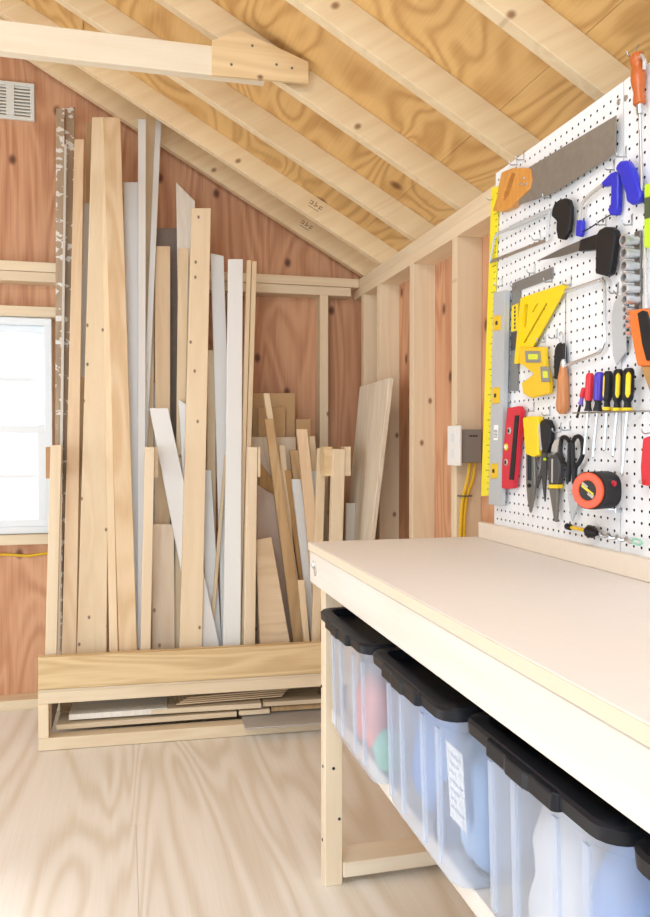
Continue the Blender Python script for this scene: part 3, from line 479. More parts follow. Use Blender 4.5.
for x0, x1, y0, mt in ((POSTS[0][3][0]-.024, POSTS[0][3][0]-.001, 3.13, 'endgrain'), (POSTS[1][2][0]+.001, POSTS[1][2][0]+.014, 3.1, 'studY'), (POSTS[2][2][0]+.001, POSTS[2][2][0]+.012, 3.06, 'studY'),
                       (POSTS[3][2][0]+.001, POSTS[3][2][0]+.026, 3.07, 'studY'), (POSTS[3][3][0]-.034, POSTS[3][3][0]-.001, 3.07, 'gusset')):
    box(x0, x1, y0, y0 + (.34 if mt == 'endgrain' else .06), .985, 1.103).build('cross_arm', mt, rack)

for nm, mat, label, cat, c, th in LUMBER:
    bl, br, tr, tl = [Vector(p) for p in c]
    nrm = (br-bl).cross(tl-bl).normalized()
    if nrm.y < 0: nrm = -nrm
    d = nrm*th; base = (bl+br)/2
    o = MB().hexa([bl, br, br+d, bl+d, tl, tr, tr+d, tl+d]).build(nm, mat, org=base, bevel=min(.0018, th*.15))
    tag(o, label, cat, 'lumber standing in the rack' if nm != 'plank' else None)

# scraps lying in the base of the rack
def slabthing(nm, mat, label, x0, x1, y, dep, z, th, yaw=0, roll=0, cat='offcut', org=None):
    R = Matrix.Rotation(yaw, 3, 'Z') @ Matrix.Rotation(roll, 3, 'Y')
    c = Vector(((x0+x1)/2, y + dep/2, z + th/2))
    o = MB().obox(c, (x1-x0, dep, th), R).build(nm, mat, org=(c.x, c.y, z), bevel=min(.0015, th*.2))
    return tag(o, label, cat, 'offcuts lying in the base of the rack')
slabthing('board', 'scrapX', 'long pine board lying lowest at left in the base of the rack', -.245, .42, 3.035, .14, .060, .019, -.03, .0, 'board')
slabthing('offcut', 'whitewood', 'pale whitish offcut lying on the long board at left in the rack base', -.20, .16, 3.05, .2, .0885, .021, -.04)
slabthing('board', 'tan', 'darker board behind the pale offcut at left in the rack base', -.25, .25, 3.27, .1, .0485, .06, -.03, 0, 'board')
slabthing('board', 'scrapX', 'pine board with end showing in the middle of the rack base', .10, .52, 3.03, .2, .0885, .019, -.07, 0, 'board')
for k in range(4):
    slabthing('plywood_sheet', 'scrapply', ['lowest', 'second lowest', 'second highest', 'topmost'][k] + ' of four thin plywood pieces fanned out in the rack base', .19+.012*k, .60+.008*k, 3.04+.004*k, .2, .1185+.0065*k, .005, .05-.05+.03*k*.3, -.0, 'plywood')
slabthing('offcut', 'scrapX', 'flat pale offcut at right of the plywood pieces in the rack base', .525, .76, 3.02, .15, .0885, .017, -.06)
slabthing('offcut', 'tan', 'darker offcut under the pale one at right in the rack base', .56, .80, 3.04, .16, .060, .019, -.05)
slabthing('offcut', 'scrapX', 'short light block in the gap at centre right of the rack base', .43, .55, 3.03, .12, .060, .018, -.04)
gp = slabthing('panel', 'greyclear', 'greyish translucent panel poking out over the bottom rail of the rack onto the floor', .44, .80, 2.90, .3, .0485, .006, -.05, 0, 'panel')

# ---------------------------------------------------------------- workbench
BX0, BX1, BY0, BY1, BZ = .447, .908, -.6, 1.91, .873
wbn = thing('workbench', 'long pale wooden workbench with bolted apron and low shelf along the right wall', 'workbench', (.68, 1.5, 0))
box(BX0-.002, BX1, BY0, BY1+.002, BZ-.02, BZ).build('bench_top', 'benchtop', wbn, bevel=.002)
box(BX0-.004, BX0-.0022, BY0, BY1+.002, BZ-.019, BZ-.001).build('top_edging', 'top_edge', wbn)
box(BX0, BX0+.036, BY0, BY1, BZ-.1, BZ-.0205).build('apron', 'benchY', wbn, bevel=.003)
box(BX0+.0365, BX1-.04, BY1-.038, BY1, BZ-.1, BZ-.0205).build('apron', 'benchX', wbn, bevel=.002)
box(BX1-.038, BX1, BY0, BY1, BZ-.1, BZ-.0205).build('apron', 'benchY', wbn)
for x, y in ((.485, 1.872), (.485, -.5), (BX1-.05, 1.872), (BX1-.05, -.5)):
    box(x, x+.046, y+.034, y+.076, 0, BZ-.1005 if y > 0 else BZ-.1005).build('leg', 'benchZ', wbn, bevel=.002)
box(.492, .523, -.5, 1.87, .431, .4655).build('shelf_rail', 'benchY', wbn, bevel=.002)
box(BX1-.05, BX1-.012, -.5, 1.87, .431, .4655).build('shelf_rail', 'benchY', wbn)
box(.5235, BX1-.0505, -.5, 1.85, .448, .4655).build('shelf', 'shelf', wbn)
box(.532, BX1-.051, 1.90, 1.985, .02, .058).build('stretcher', 'benchX', wbn, bevel=.002)
box(BX1-.016, BX1+.002, BY0, BY1-.02, BZ+.0005, BZ+.041).build('backsplash', 'splash', wbn, bevel=.0015)
bo = MB(); bo.lathe((BX0, 1.862, .822), (BX0-.006, 1.862, .822), [(0,.011),(.5,.011),(.5,.007),(1,.006)], 6).lathe((BX0, 1.845, .808), (BX0-.003, 1.845, .808), [(0,.010),(1,.010)], 10)
bo.build('bolt', 'chrome', wbn)
sc = MB()
for p in ((.4845,1.925,.30),(.4845,1.93,.11),(.4845,1.94,.5)): sc.lathe(p, (p[0]-.001,p[1],p[2]), [(0,.004),(1,.004)], 8)
for p in ((.507,1.9055,.30),(.522,1.9055,.17)): sc.lathe(p, (p[0],p[1]-.001,p[2]), [(0,.004),(1,.004)], 8)
sc.build('screw', 'ink', wbn)

# ---------------------------------------------------------------- storage tubs
def tub(y1, x0, label, w=.35):
    y0 = y1 - w; x1 = .86; zt = .738; zb = .466
    t = thing('storage_tub', label, 'tub', ((x0+x1)/2, (y0+y1)/2, zb), 'clear tubs on the bench shelf')
    def ring(inset, z, rad, n=5, ribs=0):
        pts = []; a0, a1, b0, b1 = x0+.012+inset, x1-inset, y0+.012+inset, y1-.012-inset
        for cx, cy, s in ((a1-rad, b1-rad, 0), (a0+rad, b1-rad, 1), (a0+rad, b0+rad, 2), (a1-rad, b0+rad, 3)):
            for k in range(n+1):
                th = pi/2*(s + k/n); pts.append((cx+rad*cos(th), cy+rad*sin(th), z))
        return pts
    def body(off):
        V = []; rings = [ring(off+.0, zt-.012, .04), ring(off+.004, zt-.03, .04), ring(off+.008, zt-.034, .036), ring(off+.014, zb+.02, .034), ring(off+.024, zb+.002+off, .03)]
        n = len(rings[0]); F = []
        for r in rings: V += r
        for i in range(len(rings)-1):
            for k in range(n): F.append((i*n+k, i*n+(k+1)%n, (i+1)*n+(k+1)%n, (i+1)*n+k))
        F.append(tuple((len(rings)-1)*n+k for k in range(n)))
        return V, F
    m = MB(); m.add(*body(0)); m.build('tub_body', 'tubclear', t, smooth=True)
    rb = MB()                                   # moulded upright ribs on the front
    for f in (.2, .38, .66, .84):
        yy = y0 + w*f; rb.hexa([(x0+.0225,yy-.006,zb+.03),(x0+.0225,yy+.006,zb+.03),(x0+.028,yy+.006,zb+.03),(x0+.028,yy-.006,zb+.03),(x0+.0165,yy-.006,zt-.04),(x0+.0165,yy+.006,zt-.04),(x0+.022,yy+.006,zt-.04),(x0+.022,yy-.006,zt-.04)])
    rb.build('rib', 'tubclear', t)
    # lid: rim, sunken panel
    def lr(i, z, rad): return [(p[0]-.004, p[1], z) for p in ring(i-.010, z, rad)]
    L = [lr(.012, zt-.012, .032), lr(.001, zt-.011, .032), lr(0, zt+.004, .032), lr(.004, zt+.008, .03), lr(.022, zt+.008, .024), lr(.028, zt-.008, .02)]
    n = len(L[0]); V = []; F = []
    for r in L: V += r
    for i in range(len(L)-1):
        for k in range(n): F.append((i*n+k, i*n+(k+1)%n, (i+1)*n+(k+1)%n, (i+1)*n+k))
    F.append(tuple((len(L)-1)*n+k for k in range(n)))
    lid = MB().add(V, F).build('lid', 'lid', t, smooth=True)
    ym = (y0+y1)/2; la = []
    prof = [(-.084,.000),(-.078,.007),(-.03,.007),(-.02,.010),(.02,.010),(.03,.007),(.078,.007),(.084,.000)]
    out = [(x0-.002-b, ym+a) for a, b in prof] + [(x0+.010, ym+.084), (x0+.010, ym-.084)]
    MB().plate(out, zt-.015, zt+.006, axis='z').build('latch', 'lid', lid, bevel=.003, seg=2)
    return t, y0, y1, x0, zb
def blob(name, mat, label, c, r, group='things kept in the clear tubs', seed=0, cat='bag'):
    rnd = random.Random(seed); bm = bmesh.new(); bmesh.ops.create_icosphere(bm, subdivisions=3, radius=1)
    ph = [rnd.uniform(0, 6) for _ in range(6)]
    for v in bm.verts:
        p = v.co; k = 1 + .1*sin(3*p.x+ph[0]) + .1*sin(4*p.y+ph[1]) + .08*sin(5*p.z+ph[2]) + .04*sin(9*p.x+7*p.y+ph[3])
        q = Vector((max(-.82, min(.82, p.x)), max(-.82, min(.82, p.y)), max(-.8, p.z)))*k
        v.co = Vector((q.x*r[0], q.y*r[1], q.z*r[2]))
    zmin = min(v.co.z for v in bm.verts)
    me = bpy.data.meshes.new(name); bm.to_mesh(me); bm.free(); me.materials.append(M[mat])
    for p in me.polygons: p.use_smooth = True
    o = bpy.data.objects.new(name, me); o.location = (c[0], c[1], c[2]-zmin); COL.objects.link(o)
    return tag(o, label, cat, group)
tubs = [tub(1.730, .424, 'clear lidded storage tub at the far end of the bench shelf, pink things inside'), tub(1.366, .430, 'clear lidded tub second from the far bench leg, blue things and paper sheet inside'),
        tub(1.009, .451, 'clear lidded storage tub third from the far bench leg, white bag and blue cloth inside'), tub(.652, .456, 'clear lidded storage tub nearest the camera under the bench, at the lower right corner')]
zf = .4725
blob('plastic_bag', 'pink', 'pink thing in the clear tub at the far end of the shelf', (.515, 1.585, zf), (.05, .055, .08), seed=1)
blob('plastic_bag', 'whitefab', 'white bundle in the far tub beside the pink thing', (.66, 1.64, zf), (.06, .08, .08), seed=2)
blob('plastic_bag', 'mint', 'pale green thing low in the far tub', (.505, 1.475, zf), (.035, .04, .04), seed=3)
blob('cloth_bundle', 'ltblue', 'pale blue bundle behind the pink thing in the far tub', (.60, 1.48, zf), (.05, .06, .09), seed=13, cat='cloth')
blob('cloth_bundle', 'bluefab', 'blue bundle in the second tub from the far bench leg', (.535, 1.25, zf), (.06, .075, .115), seed=4, cat='cloth')
blob('plastic_bag', 'ltblue', 'pale blue bag behind the paper in the second tub', (.555, 1.10, zf), (.06, .05, .11), seed=5)
blob('cloth_bundle', 'navy', 'dark blue thing low at the near side of the second tub', (.505, 1.172, zf), (.025, .02, .06), seed=6, cat='cloth')
blob('plastic_bag', 'whitefab', 'white bag filling the far half of the third tub', (.56, .87, zf), (.07, .075, .10), seed=7)
blob('cloth_bundle', 'bluefab', 'blue cloth in the near half of the third tub', (.55, .735, zf), (.06, .05, .115), seed=8, cat='cloth')
blob('cloth_bundle', 'ltblue', 'pale blue bundle in the tub nearest the camera', (.57, .48, zf), (.08, .10, .1), seed=9, cat='cloth')
pp = thing('paper_sheet', 'printed white paper sheet standing inside the second tub', 'paper', (.487, 1.09, .53), 'things kept in the clear tubs')
MB().hexa([(.4885,1.07,.54),(.4885,1.13,.54),(.4895,1.13,.54),(.4895,1.07,.54),(.4805,1.07,.66),(.4805,1.13,.66),(.4815,1.13,.66),(.4815,1.07,.66)]).build('sheet', 'paper', pp)
ptx = MB()
for i in range(7):
    z = .645 - i*.014; xx = .4885 - (z-.54)/.12*.008
    ptx.box(xx-.0006, xx-.0001, 1.075+.012*(i % 3), 1.122, z-.0015, z+.0015)
ptx.build('printed_lines', 'greytext', pp)

# ---------------------------------------------------------------- pegboard
PX = .911; PITCH = .0223; HR = .0030
def pegpanel(nm, y0, y1, z0, z1, par, off=0):
    ny, nz = int((y1-y0)/PITCH), int((z1-z0)/PITCH); my, mz = (y1-y0-ny*PITCH)/2, (z1-z0-nz*PITCH)/2
    V, F = [], []; idx = {}; dark = set()
    def vid(p):
        k = (round(p[0], 5), round(p[1], 5), round(p[2], 5))
        if k not in idx: idx[k] = len(V); V.append(p)
        return idx[k]
    h = PITCH/2
    sq = [(1,0),(1,1),(0,1),(-1,1),(-1,0),(-1,-1),(0,-1),(1,-1)]
    for a in range(ny):
        for b in range(nz):
            cy, cz = y0+my+(a+.5)*PITCH, z0+mz+(b+.5)*PITCH
            o = [vid((PX, cy+s*h, cz+t*h)) for s, t in sq]
            i0 = [vid((PX, cy+HR*cos(k*pi/4), cz+HR*sin(k*pi/4))) for k in range(8)]
            i1 = [vid((PX+.006, cy+HR*cos(k*pi/4), cz+HR*sin(k*pi/4))) for k in range(8)]
            for k in range(8):
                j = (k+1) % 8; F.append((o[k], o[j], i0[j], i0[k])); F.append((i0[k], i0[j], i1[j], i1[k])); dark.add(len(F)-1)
    m = MB(); m.v = V; m.f = F
    Y0, Y1, Z0, Z1 = y0+my, y1-my, z0+mz, z1-mz
    for a in ((y0, Y0, z0, z1), (Y1, y1, z0, z1), (Y0, Y1, z0, Z0), (Y0, Y1, Z1, z1)):
        m.add([(PX,a[0],a[2]),(PX,a[1],a[2]),(PX,a[1],a[3]),(PX,a[0],a[3])], [(0,1,2,3)])
    m.add([(PX,y0,z0),(PX,y1,z0),(PX,y1,z1),(PX,y0,z1),(PX+.006,y0,z0),(PX+.006,y1,z0),(PX+.006,y1,z1),(PX+.006,y0,z1)], [(0,1,5,4),(1,2,6,5),(2,3,7,6),(3,0,4,7)])
    o = m.build(nm, 'peg', par); o.data.materials.append(M['hole_shade'])
    for i in dark: o.data.polygons[i].material_index = 1  # hole walls coloured dark, shade put into the colour
    return o
SEAM, PT = 1.31, 1.797
pbA = thing('pegboard', 'larger white pegboard panel left of the seam, hung with most of the tools', 'pegboard', (PX, 1.58, .88), 'pegboard panels above the bench')
pegpanel('board_panel', SEAM+.0015, 1.836, .885, PT, pbA)
box(PX+.017, PX+.05, 1.60, 1.64, .885, PT-.01).build('furring_strip', 'darkgrey', pbA)
box(PX+.017, PX+.04, SEAM-.03, SEAM+.03, .90, PT-.01).build('furring_strip', 'charcoal', pbA)
MB().plate([(SEAM-.01,.89),(1.833,.89),(1.833,PT-.004),(SEAM-.01,PT-.004)], PX+.0105, PX+.0165).build('hole_shade_sheet', 'hole_shade', pbA)  # added dark sheet, makes the peg holes and seam look shaded
sm = MB()
for y, z in G['screws']: sm.lathe((PX, y, z), (PX-.002, y, z), [(0,.006),(1,.005)], 10)
pbB = thing('pegboard', 'white pegboard panel right of the seam, cut by the right picture edge', 'pegboard', (PX, 1.1, .88), 'pegboard panels above the bench')
pegpanel('board_panel', .85, SEAM-.0015, .885, PT, pbB)
MB().plate([(.854,.89),(SEAM-.0105,.89),(SEAM-.0105,PT-.004),(.854,PT-.004)], PX+.0105, PX+.0165).build('hole_shade_sheet', 'hole_shade', pbB)  # same added dark sheet behind this panel's holes, painted shade
sm.build('screw_head', 'steel', pbA)

# ---------------------------------------------------------------- tools
TG = 'tools hung on the pegboard'
def tl(nm, label, cat, key, group=TG):
    p = G[key]; y = sum(q[0] for q in p)/len(p); z = min(q[1] for q in p)
    return thing(nm, label, cat, (PX-.005, y, z), group)
def pl(key, x0, x1, nm, mat, par, holes=(), bevel=.0012, seg=1, label=None):
    f = XF.get(key, x1); x0, x1 = f-(x1-x0)*XS.get(key, 1), f
    o = MB().plate(G[key], PX-x0, PX-x1, [G[h] for h in holes]).build(nm, mat, par, bevel=bevel, seg=seg)
    if label: o['label'] = label
    return o
def P3(key, d): d = XF.get(key, d); return [(PX-d, y, z) for y, z in G[key]]
def smooth_path(pts, n=4):
    out = []
    for i in range(len(pts)-1):
        p0, p1, p2, p3 = [Vector(pts[max(0, min(len(pts)-1, j))]) for j in (i-1, i, i+1, i+2)]
        for k in range(n):
            t = k/n; out.append(.5*((2*p1) + (p2-p0)*t + (2*p0-5*p1+4*p2-p3)*t*t + (3*p1-p0-3*p2+p3)*t**3))
    out.append(Vector(pts[-1])); return out
# hand saw
t = tl('hand_saw', 'hand saw with tan wooden handle and tarnished blade along the pegboard top', 'saw', 'saw_blade')
pl('saw_blade', .014, .0155, 'blade', 'blade', t, bevel=0); h = pl('saw_handle', .006, .026, 'handle', 'sawhandle', t, ['saw_hole'], .004, 2)
m = MB()
for y, z in G['saw_rivets']: m.lathe((PX-.0205, y, z), (PX-.0235, y, z), [(0,.0035),(1,.003)], 10)
m.build('rivet', 'chrome', h)
# orange screwdriver
a, b, c = P3('odr', .02); t = tl('screwdriver', 'large screwdriver with turned orange wooden handle at the top right of the pegboard', 'screwdriver', 'odr')
MB().lathe(a, b, [(0,.006),(.03,.011),(.12,.0135),(.2,.012),(.27,.0095),(.36,.0125),(.5,.0135),(.62,.012),(.74,.0095),(.88,.011),(.97,.011),(1,.008)], 16).build('handle', 'orangewood', t, smooth=True)
MB().lathe(b, c, [(0,.0065),(.10,.006),(.10,.0028),(.97,.0028),(1,.0015)], 10).build('shaft', 'steel', t, smooth=True)
MB().tube(smooth_path([(PX-.014, a[1]-.004, a[2]-.02), (PX-.02, a[1]-.016, a[2]-.012), (PX-.02, a[1]-.026, a[2]-.024), (PX-.014, a[1]-.018, a[2]-.036)]), .0035).build('eye_ring', 'chrome', t, smooth=True)
# lime tool
t = tl('stud_sensor', 'lime green tool with dark label and chrome rod at the right picture edge', 'tool', 'lime')
o = pl('lime', .004, .022, 'body', 'lime', t, bevel=.003, seg=2); pl('lime_lab', .0222, .0235, 'label_panel', 'olive', o, bevel=0)
p = P3('rod', .014); MB().lathe(p[0], p[2], [(0,.0035),(.3,.0035),(.3,.005),(.45,.005),(.45,.0035),(.8,.0035),(.8,.0055),(1,.0055)], 10).build('rod', 'chrome', t, smooth=True)
# hacksaw
t = tl('hacksaw', 'hacksaw with grey frame and black pistol handle below the hand saw', 'saw', 'hs_bar')
m = MB(); m.tube(P3('hs_bar', .014), .0062).tube(P3('hs_bar2', .014), .0035).tube(P3('hs_front', .014), .003).tube(P3('hs_rear', .014), .003); m.build('frame', 'alu', t, smooth=True)
q = P3('hs_blade', .014)
m = MB(); m.hexa([(PX-.0145, y, z-.004) for _, y, z in (q[0], q[2])] + [(PX-.0135, y, z-.004) for _, y, z in (q[2], q[0])] + [(PX-.0145, y, z+.004) for _, y, z in (q[0], q[2])] + [(PX-.0135, y, z+.004) for _, y, z in (q[2], q[0])]); m.build('blade', 'steel', t)
pl('hs_handle', .004, .026, 'handle', 'black', t, bevel=.003, seg=2)
# blue mini hacksaw
t = tl('hacksaw', 'small hacksaw with bright blue grip and blue bracket near the top right', 'saw', 'bl_grip')
pl('bl_grip', .003, .027, 'grip', 'blue', t, bevel=.008, seg=3); pl('bl_br', .006, .018, 'bracket', 'blue', t, bevel=.002); pl('bl_tip', .008, .017, 'tip', 'blue', t)
MB().tube(smooth_path(P3('bl_tube', .012)), .0036).build('frame', 'lightgrey', t, smooth=True); MB().tube(smooth_path(P3('bl_blade', .012)), .0014).build('blade', 'black', t)
# jab saw
t = tl('jab_saw', 'black jab saw with upright grip and short pointed blade below the blue hacksaw', 'saw', 'jab_grip')
pl('jab_grip', .003, .028, 'grip', 'black', t, bevel=.006, seg=2); pl('jab_collar', .006, .022, 'collar', 'black', t, bevel=.002); pl('jab_blade', .012, .014, 'blade', 'darksteel', t, bevel=0)
# square
t = tl('framing_square', 'grey steel square hanging behind the yellow speed square', 'square', 'sq')
o = pl('sq', .002, .005, 'blade', 'greysq', t, bevel=0); l1 = pl('sq_lab', .0055, .0062, 'yellow_label', 'yellow', o, bevel=0); pl('sq_lab2', .0055, .0062, 'dark_label', 'charcoal', o, bevel=0)
m = MB(); (y0, z0), (y1, z1), (y2, z2), (y3, z3) = G['sq_lab']
for k in range(6):
    f = (k+.7)/6.6; zz = z0 + (z3-z0)*f; m.box(PX-.0067, PX-.0063, (y0+y1)/2-.0035, (y0+y1)/2+.0035, zz-.0035, zz+.0025)
m.build('lettering', 'ink', l1)
# speed square
t = tl('speed_square', 'bright yellow triangular speed square with cut slots', 'square', 'ss')
o = pl('ss', .010, .014, 'plate', 'yellow', t, ['ss_h1', 'ss_h2', 'ss_h3'], 0); pl('ss_fence', .006, .024, 'fence', 'yellow', t)
# yellow level block
t = tl('angle_gauge', 'yellow angle gauge with two framed level vials below the speed square', 'gauge', 'lv')
o = pl('lv', .012, .028, 'body', 'vialyellow', t, bevel=.0015)
for f, v in (('lv_f1', 'lv_v1'), ('lv_f2', 'lv_v2')):
    q = pl(f, .0285, .031, 'vial_frame', 'grey', o, bevel=.001); pl(v, .0312, .0335, 'vial', 'vial', q, bevel=0)
# coping saw
t = tl('coping_saw', 'coping saw with rectangular steel bow and turned wooden handle', 'saw', 'cop_handle')
m = MB(); m.tube(smooth_path(P3('cop_frame', .012)), .0034); m.tube(P3('cop_bar', .012), .0042); m.build('bow', 'chrome', t, smooth=True)
MB().tube(P3('cop_blade', .012), .0009, 6).build('blade', 'darksteel', t)
a, b = P3('cop_handle', .014); o = MB().lathe(a, b, [(0,.007),(.1,.0085),(.25,.0115),(.5,.0125),(.8,.0145),(.93,.013),(1,.007)], 16).build('handle', 'handle_wood', t, smooth=True)
MB().lathe((a[0], a[1], a[2]+.014), (a[0], a[1], a[2]-.003), [(0,.004),(.3,.006),(1,.0075)], 12).build('ferrule', 'chrome', t, smooth=True)
# folding tool
t = tl('folding_tool', 'black folding tool hanging by a wire beside the coping saw handle', 'tool', 'key')
pl('key', .006, .018, 'body', 'black', t, bevel=.004, seg=2)
y, z = G['key'][1]; MB().tube(smooth_path([(PX-.012, y+.002, z-.004), (PX-.012, y+.008, z+.012), (PX-.012, y+.003, z+.022), (PX-.012, y-.006, z+.012), (PX-.012, y-.004, z-.02)]), .0012, 6).build('key_ring', 'wire', t)
# grey blade
t = tl('knife_blade', 'long pointed grey blade hanging point down beside the sockets', 'blade', 'knife'); pl('knife', .008, .012, 'blade', 'alu', t, bevel=.001)
MB().tube([(PX-.009, G['knife'][0][0]+.02, G['knife'][0][1]+.012), (PX-.009, G['knife'][0][0], G['knife'][0][1]-.004)], .0014, 6).build('hanging_wire', 'wire', t)
# sockets on their rail
t = tl('socket_rail', 'upright metal rail carrying the row of chrome sockets', 'rail', 'sock_rail'); pl('sock_rail', .003, .008, 'rail', 'darksteel', t, bevel=.001)
SZ = [.0112, .0108, .0102, .0096, .0092, .0088, .0064, .006, .0056, .0052]
order = ['topmost and largest', 'second from the top', 'third from the top', 'fourth from the top', 'fifth from the top', 'sixth from the top', 'seventh from the top, first of the small ones', 'eighth from the top, second small one', 'ninth from the top, third small one', 'lowest and smallest']
for (y, z), r, w in zip(G['sock'], SZ, order):
    s = thing('socket', 'chrome socket on the socket rail, %s' % w, 'socket', (PX-.009, y, z), 'chrome sockets on the rail')
    L_ = .029 if r > .008 else .022
    n = 16; V = []; F = []
    pr = [(0, r*.8), (.1, r*.92), (.35, r*.92), (.4, r), (1, r), (1, r*.72), (.45, r*.68)]
    for tt, rr in pr:
        for k in range(n):
            rad = rr*(1 if tt < 1 or rr == r else .97); th = 2*pi*k/n
            V.append((PX-.009-L_*tt, y+rad*cos(th), z+rad*sin(th)))
    for i in range(len(pr)-1):
        for k in range(n): F.append((i*n+k, i*n+(k+1)%n, (i+1)*n+(k+1)%n, (i+1)*n+k))
    F.append(tuple(range(n))); bi = (len(pr)-1)*n
    MB().add(V, F).build('barrel', 'chrome', s, smooth=True)
    MB().lathe((PX-.009-L_*.5, y, z), (PX-.009-L_*.44, y, z), [(0, r*.66), (1, r*.66)], 12).build('bore', 'black', s)
# orange tool with black grip
t = tl('pull_saw', 'orange handled tool with black rubber grip at the right edge below the sockets', 'tool', 'or_body')
o = pl('or_body', .006, .026, 'handle', 'orange', t, ['or_hole'], .003, 2); pl('or_grip', .0265, .031, 'grip', 'black', o, bevel=.001); pl('or_tail', .010, .020, 'tail', 'brownwood', t)
# screwdrivers in the wire holder
SDM = [('red', 'lilac', 'small tilted red and purple screwdriver, leftmost in the wire holder', .0062), ('redplastic', 'rubber', 'red screwdriver with black collar, second from left in the wire holder', .0085), ('purple', 'rubber', 'purple screwdriver, third from left in the wire holder', .010),
       ('black', 'yellow', 'mostly black screwdriver with thin yellow stripe, between the purple and the yellow-striped ones', .009), ('black', 'yellow', 'black and yellow striped screwdriver, second from right in the wire holder', .0098), ('black', 'yellow', 'black and yellow striped screwdriver, rightmost in the wire holder', .0105)]
for i, (c1, c2, lab, r) in enumerate(SDM):
    a, b, c = P3('sd%d' % i, .024); va = Vector(a); vb = Vector(b); vc = Vector(c)
    s = tl('screwdriver', lab, 'screwdriver', 'sd%d' % i, 'screwdrivers in the wire holder')
    e = .72 if i else .55
    vm_ = va.lerp(vb, e)
    hd = MB().lathe(va, vm_, [(0, r*.55), (.06, r*.9), (.15, r), (.9, r), (1, r*.9)], 10).build('handle', c1, s, smooth=True)
    MB().lathe(vm_, vb, [(0, r*.85), (.2, r*.62), (.6, r*.7), (1, r*.95)], 10).build('collar', c2 if i < 3 else 'black', s, smooth=True)
    if i >= 3:
        m = MB(); dr = (vb-va)
        for ang in ((-.25, 1.3) if i == 3 else (-.1,)):
            w = r*(.30 if i == 3 else .48); ct = Vector((-.6, -.8, 0))*r*.72
            if i == 3: ct = Vector((-.98, .1, 0))*r*.8 if ang < 0 else None
            if ct is None: continue
            p0, p1 = va + dr*.08 + ct, va + dr*.68 + ct
            m.tube([p0, p0.lerp(p1, .15), p0.lerp(p1, .85), p1], [w*.4, w, w, w*.5], 8)
        m.build('stripe', 'yellow', hd, smooth=True)
        MB().lathe(va.lerp(vb, .9), va.lerp(vb, 1.0), [(0, r*.9), (.5, r), (1, r*.85)], 10).build('end_band', 'yellow', s, smooth=True)
    MB().lathe(vb, vc, [(0,.0026),(.94,.0026),(.97,.0032),(1,.0012)], 8).build('shaft', 'rubber' if i == 0 else 'steel', s, smooth=True)
a, b = P3('sdr', .024); t = tl('wire_holder', 'thin wire rack holding six screwdrivers in a row', 'holder', 'sdr')
m = MB(); m.tube([(PX-.012, a[1], a[2]), (PX-.012, b[1], b[2])], .0016, 6).tube([(PX-.036, a[1], a[2]), (PX-.036, b[1], b[2])], .0016, 6)
for k in range(7): f = k/6; y = a[1]+(b[1]-a[1])*f; z = a[2]+(b[2]-a[2])*f; m.tube([(PX, y, z), (PX-.036, y, z)], .0014, 6)
m.build('wire', 'wire', t)
# ruler
t = tl('yardstick', 'long yellow ruler hanging at the left end of the pegboard', 'ruler', 'ruler'); o = pl('ruler', .002, .005, 'blade', 'ruleryellow', t, bevel=0)
m = MB(); (a0, a1), (b0, b1), (c0, c1), (d0, d1) = G['ruler']
for k in range(1, 48):
    f = k/48; yl = b0+(c0-b0)*f; z = b1+(c1-b1)*f; yr_ = a0+(d0-a0)*f; ww = (yr_-yl)*(.5 if k % 4 == 0 else .25)
    m.box(PX-.0056, PX-.0051, min(yl, yl+ww), max(yl, yl+ww), z-.0006, z+.0006)
m.build('tick_marks', 'ink', o)
# aluminium level
t = tl('spirit_level', 'long grey aluminium spirit level with three yellow vials beside the ruler', 'level', 'level')
o = pl('level', .008, .030, 'body', 'alu', t, bevel=.0015)
for k in range(3):
    q = pl('lev%d' % k, .0302, .033, 'vial_holder', 'vialyellow', o, bevel=.001); cy = sum(p[0] for p in G['lev%d' % k])/4; cz = sum(p[1] for p in G['lev%d' % k])/4
    MB().lathe((PX-.0250, cy, cz), (PX-.0262, cy, cz), [(0,.0055),(1,.005)], 12).build('vial', 'ink', q)
q = pl('lev_lab', .0302, .0308, 'barcode_label', 'paper', o, bevel=0)
m = MB(); ys = [p[0] for p in G['lev_lab']]; zs = [p[1] for p in G['lev_lab']]
for k in range(6): z = min(zs)+.006+k*.0035; m.box(PX-.0230, PX-.0227, min(ys)+.003, max(ys)-.003, z, z+.0014)
m.build('bars', 'ink', q)
# red torpedo level
t = tl('torpedo_level', 'short red torpedo level with black strip and three round vials', 'level', 'red')
o = pl('red', .008, .026, 'body', 'red', t, bevel=.002, seg=2); pl('red_strip', .0262, .0285, 'strip', 'black', o, bevel=0)
for k, (y, z) in enumerate(G['red_v']):
    MB().lathe((PX-.0202, y, z), (PX-.0225, y, z), [(0,.0085),(1,.0075)], 14).build('vial', 'vial' if k == 1 else 'lightgrey', o, smooth=True)
    MB().lathe((PX-.0226, y, z), (PX-.0232, y, z), [(0,.005),(1,.005)], 12).build('vial_window', 'ink' if k != 1 else 'whitefab', o)
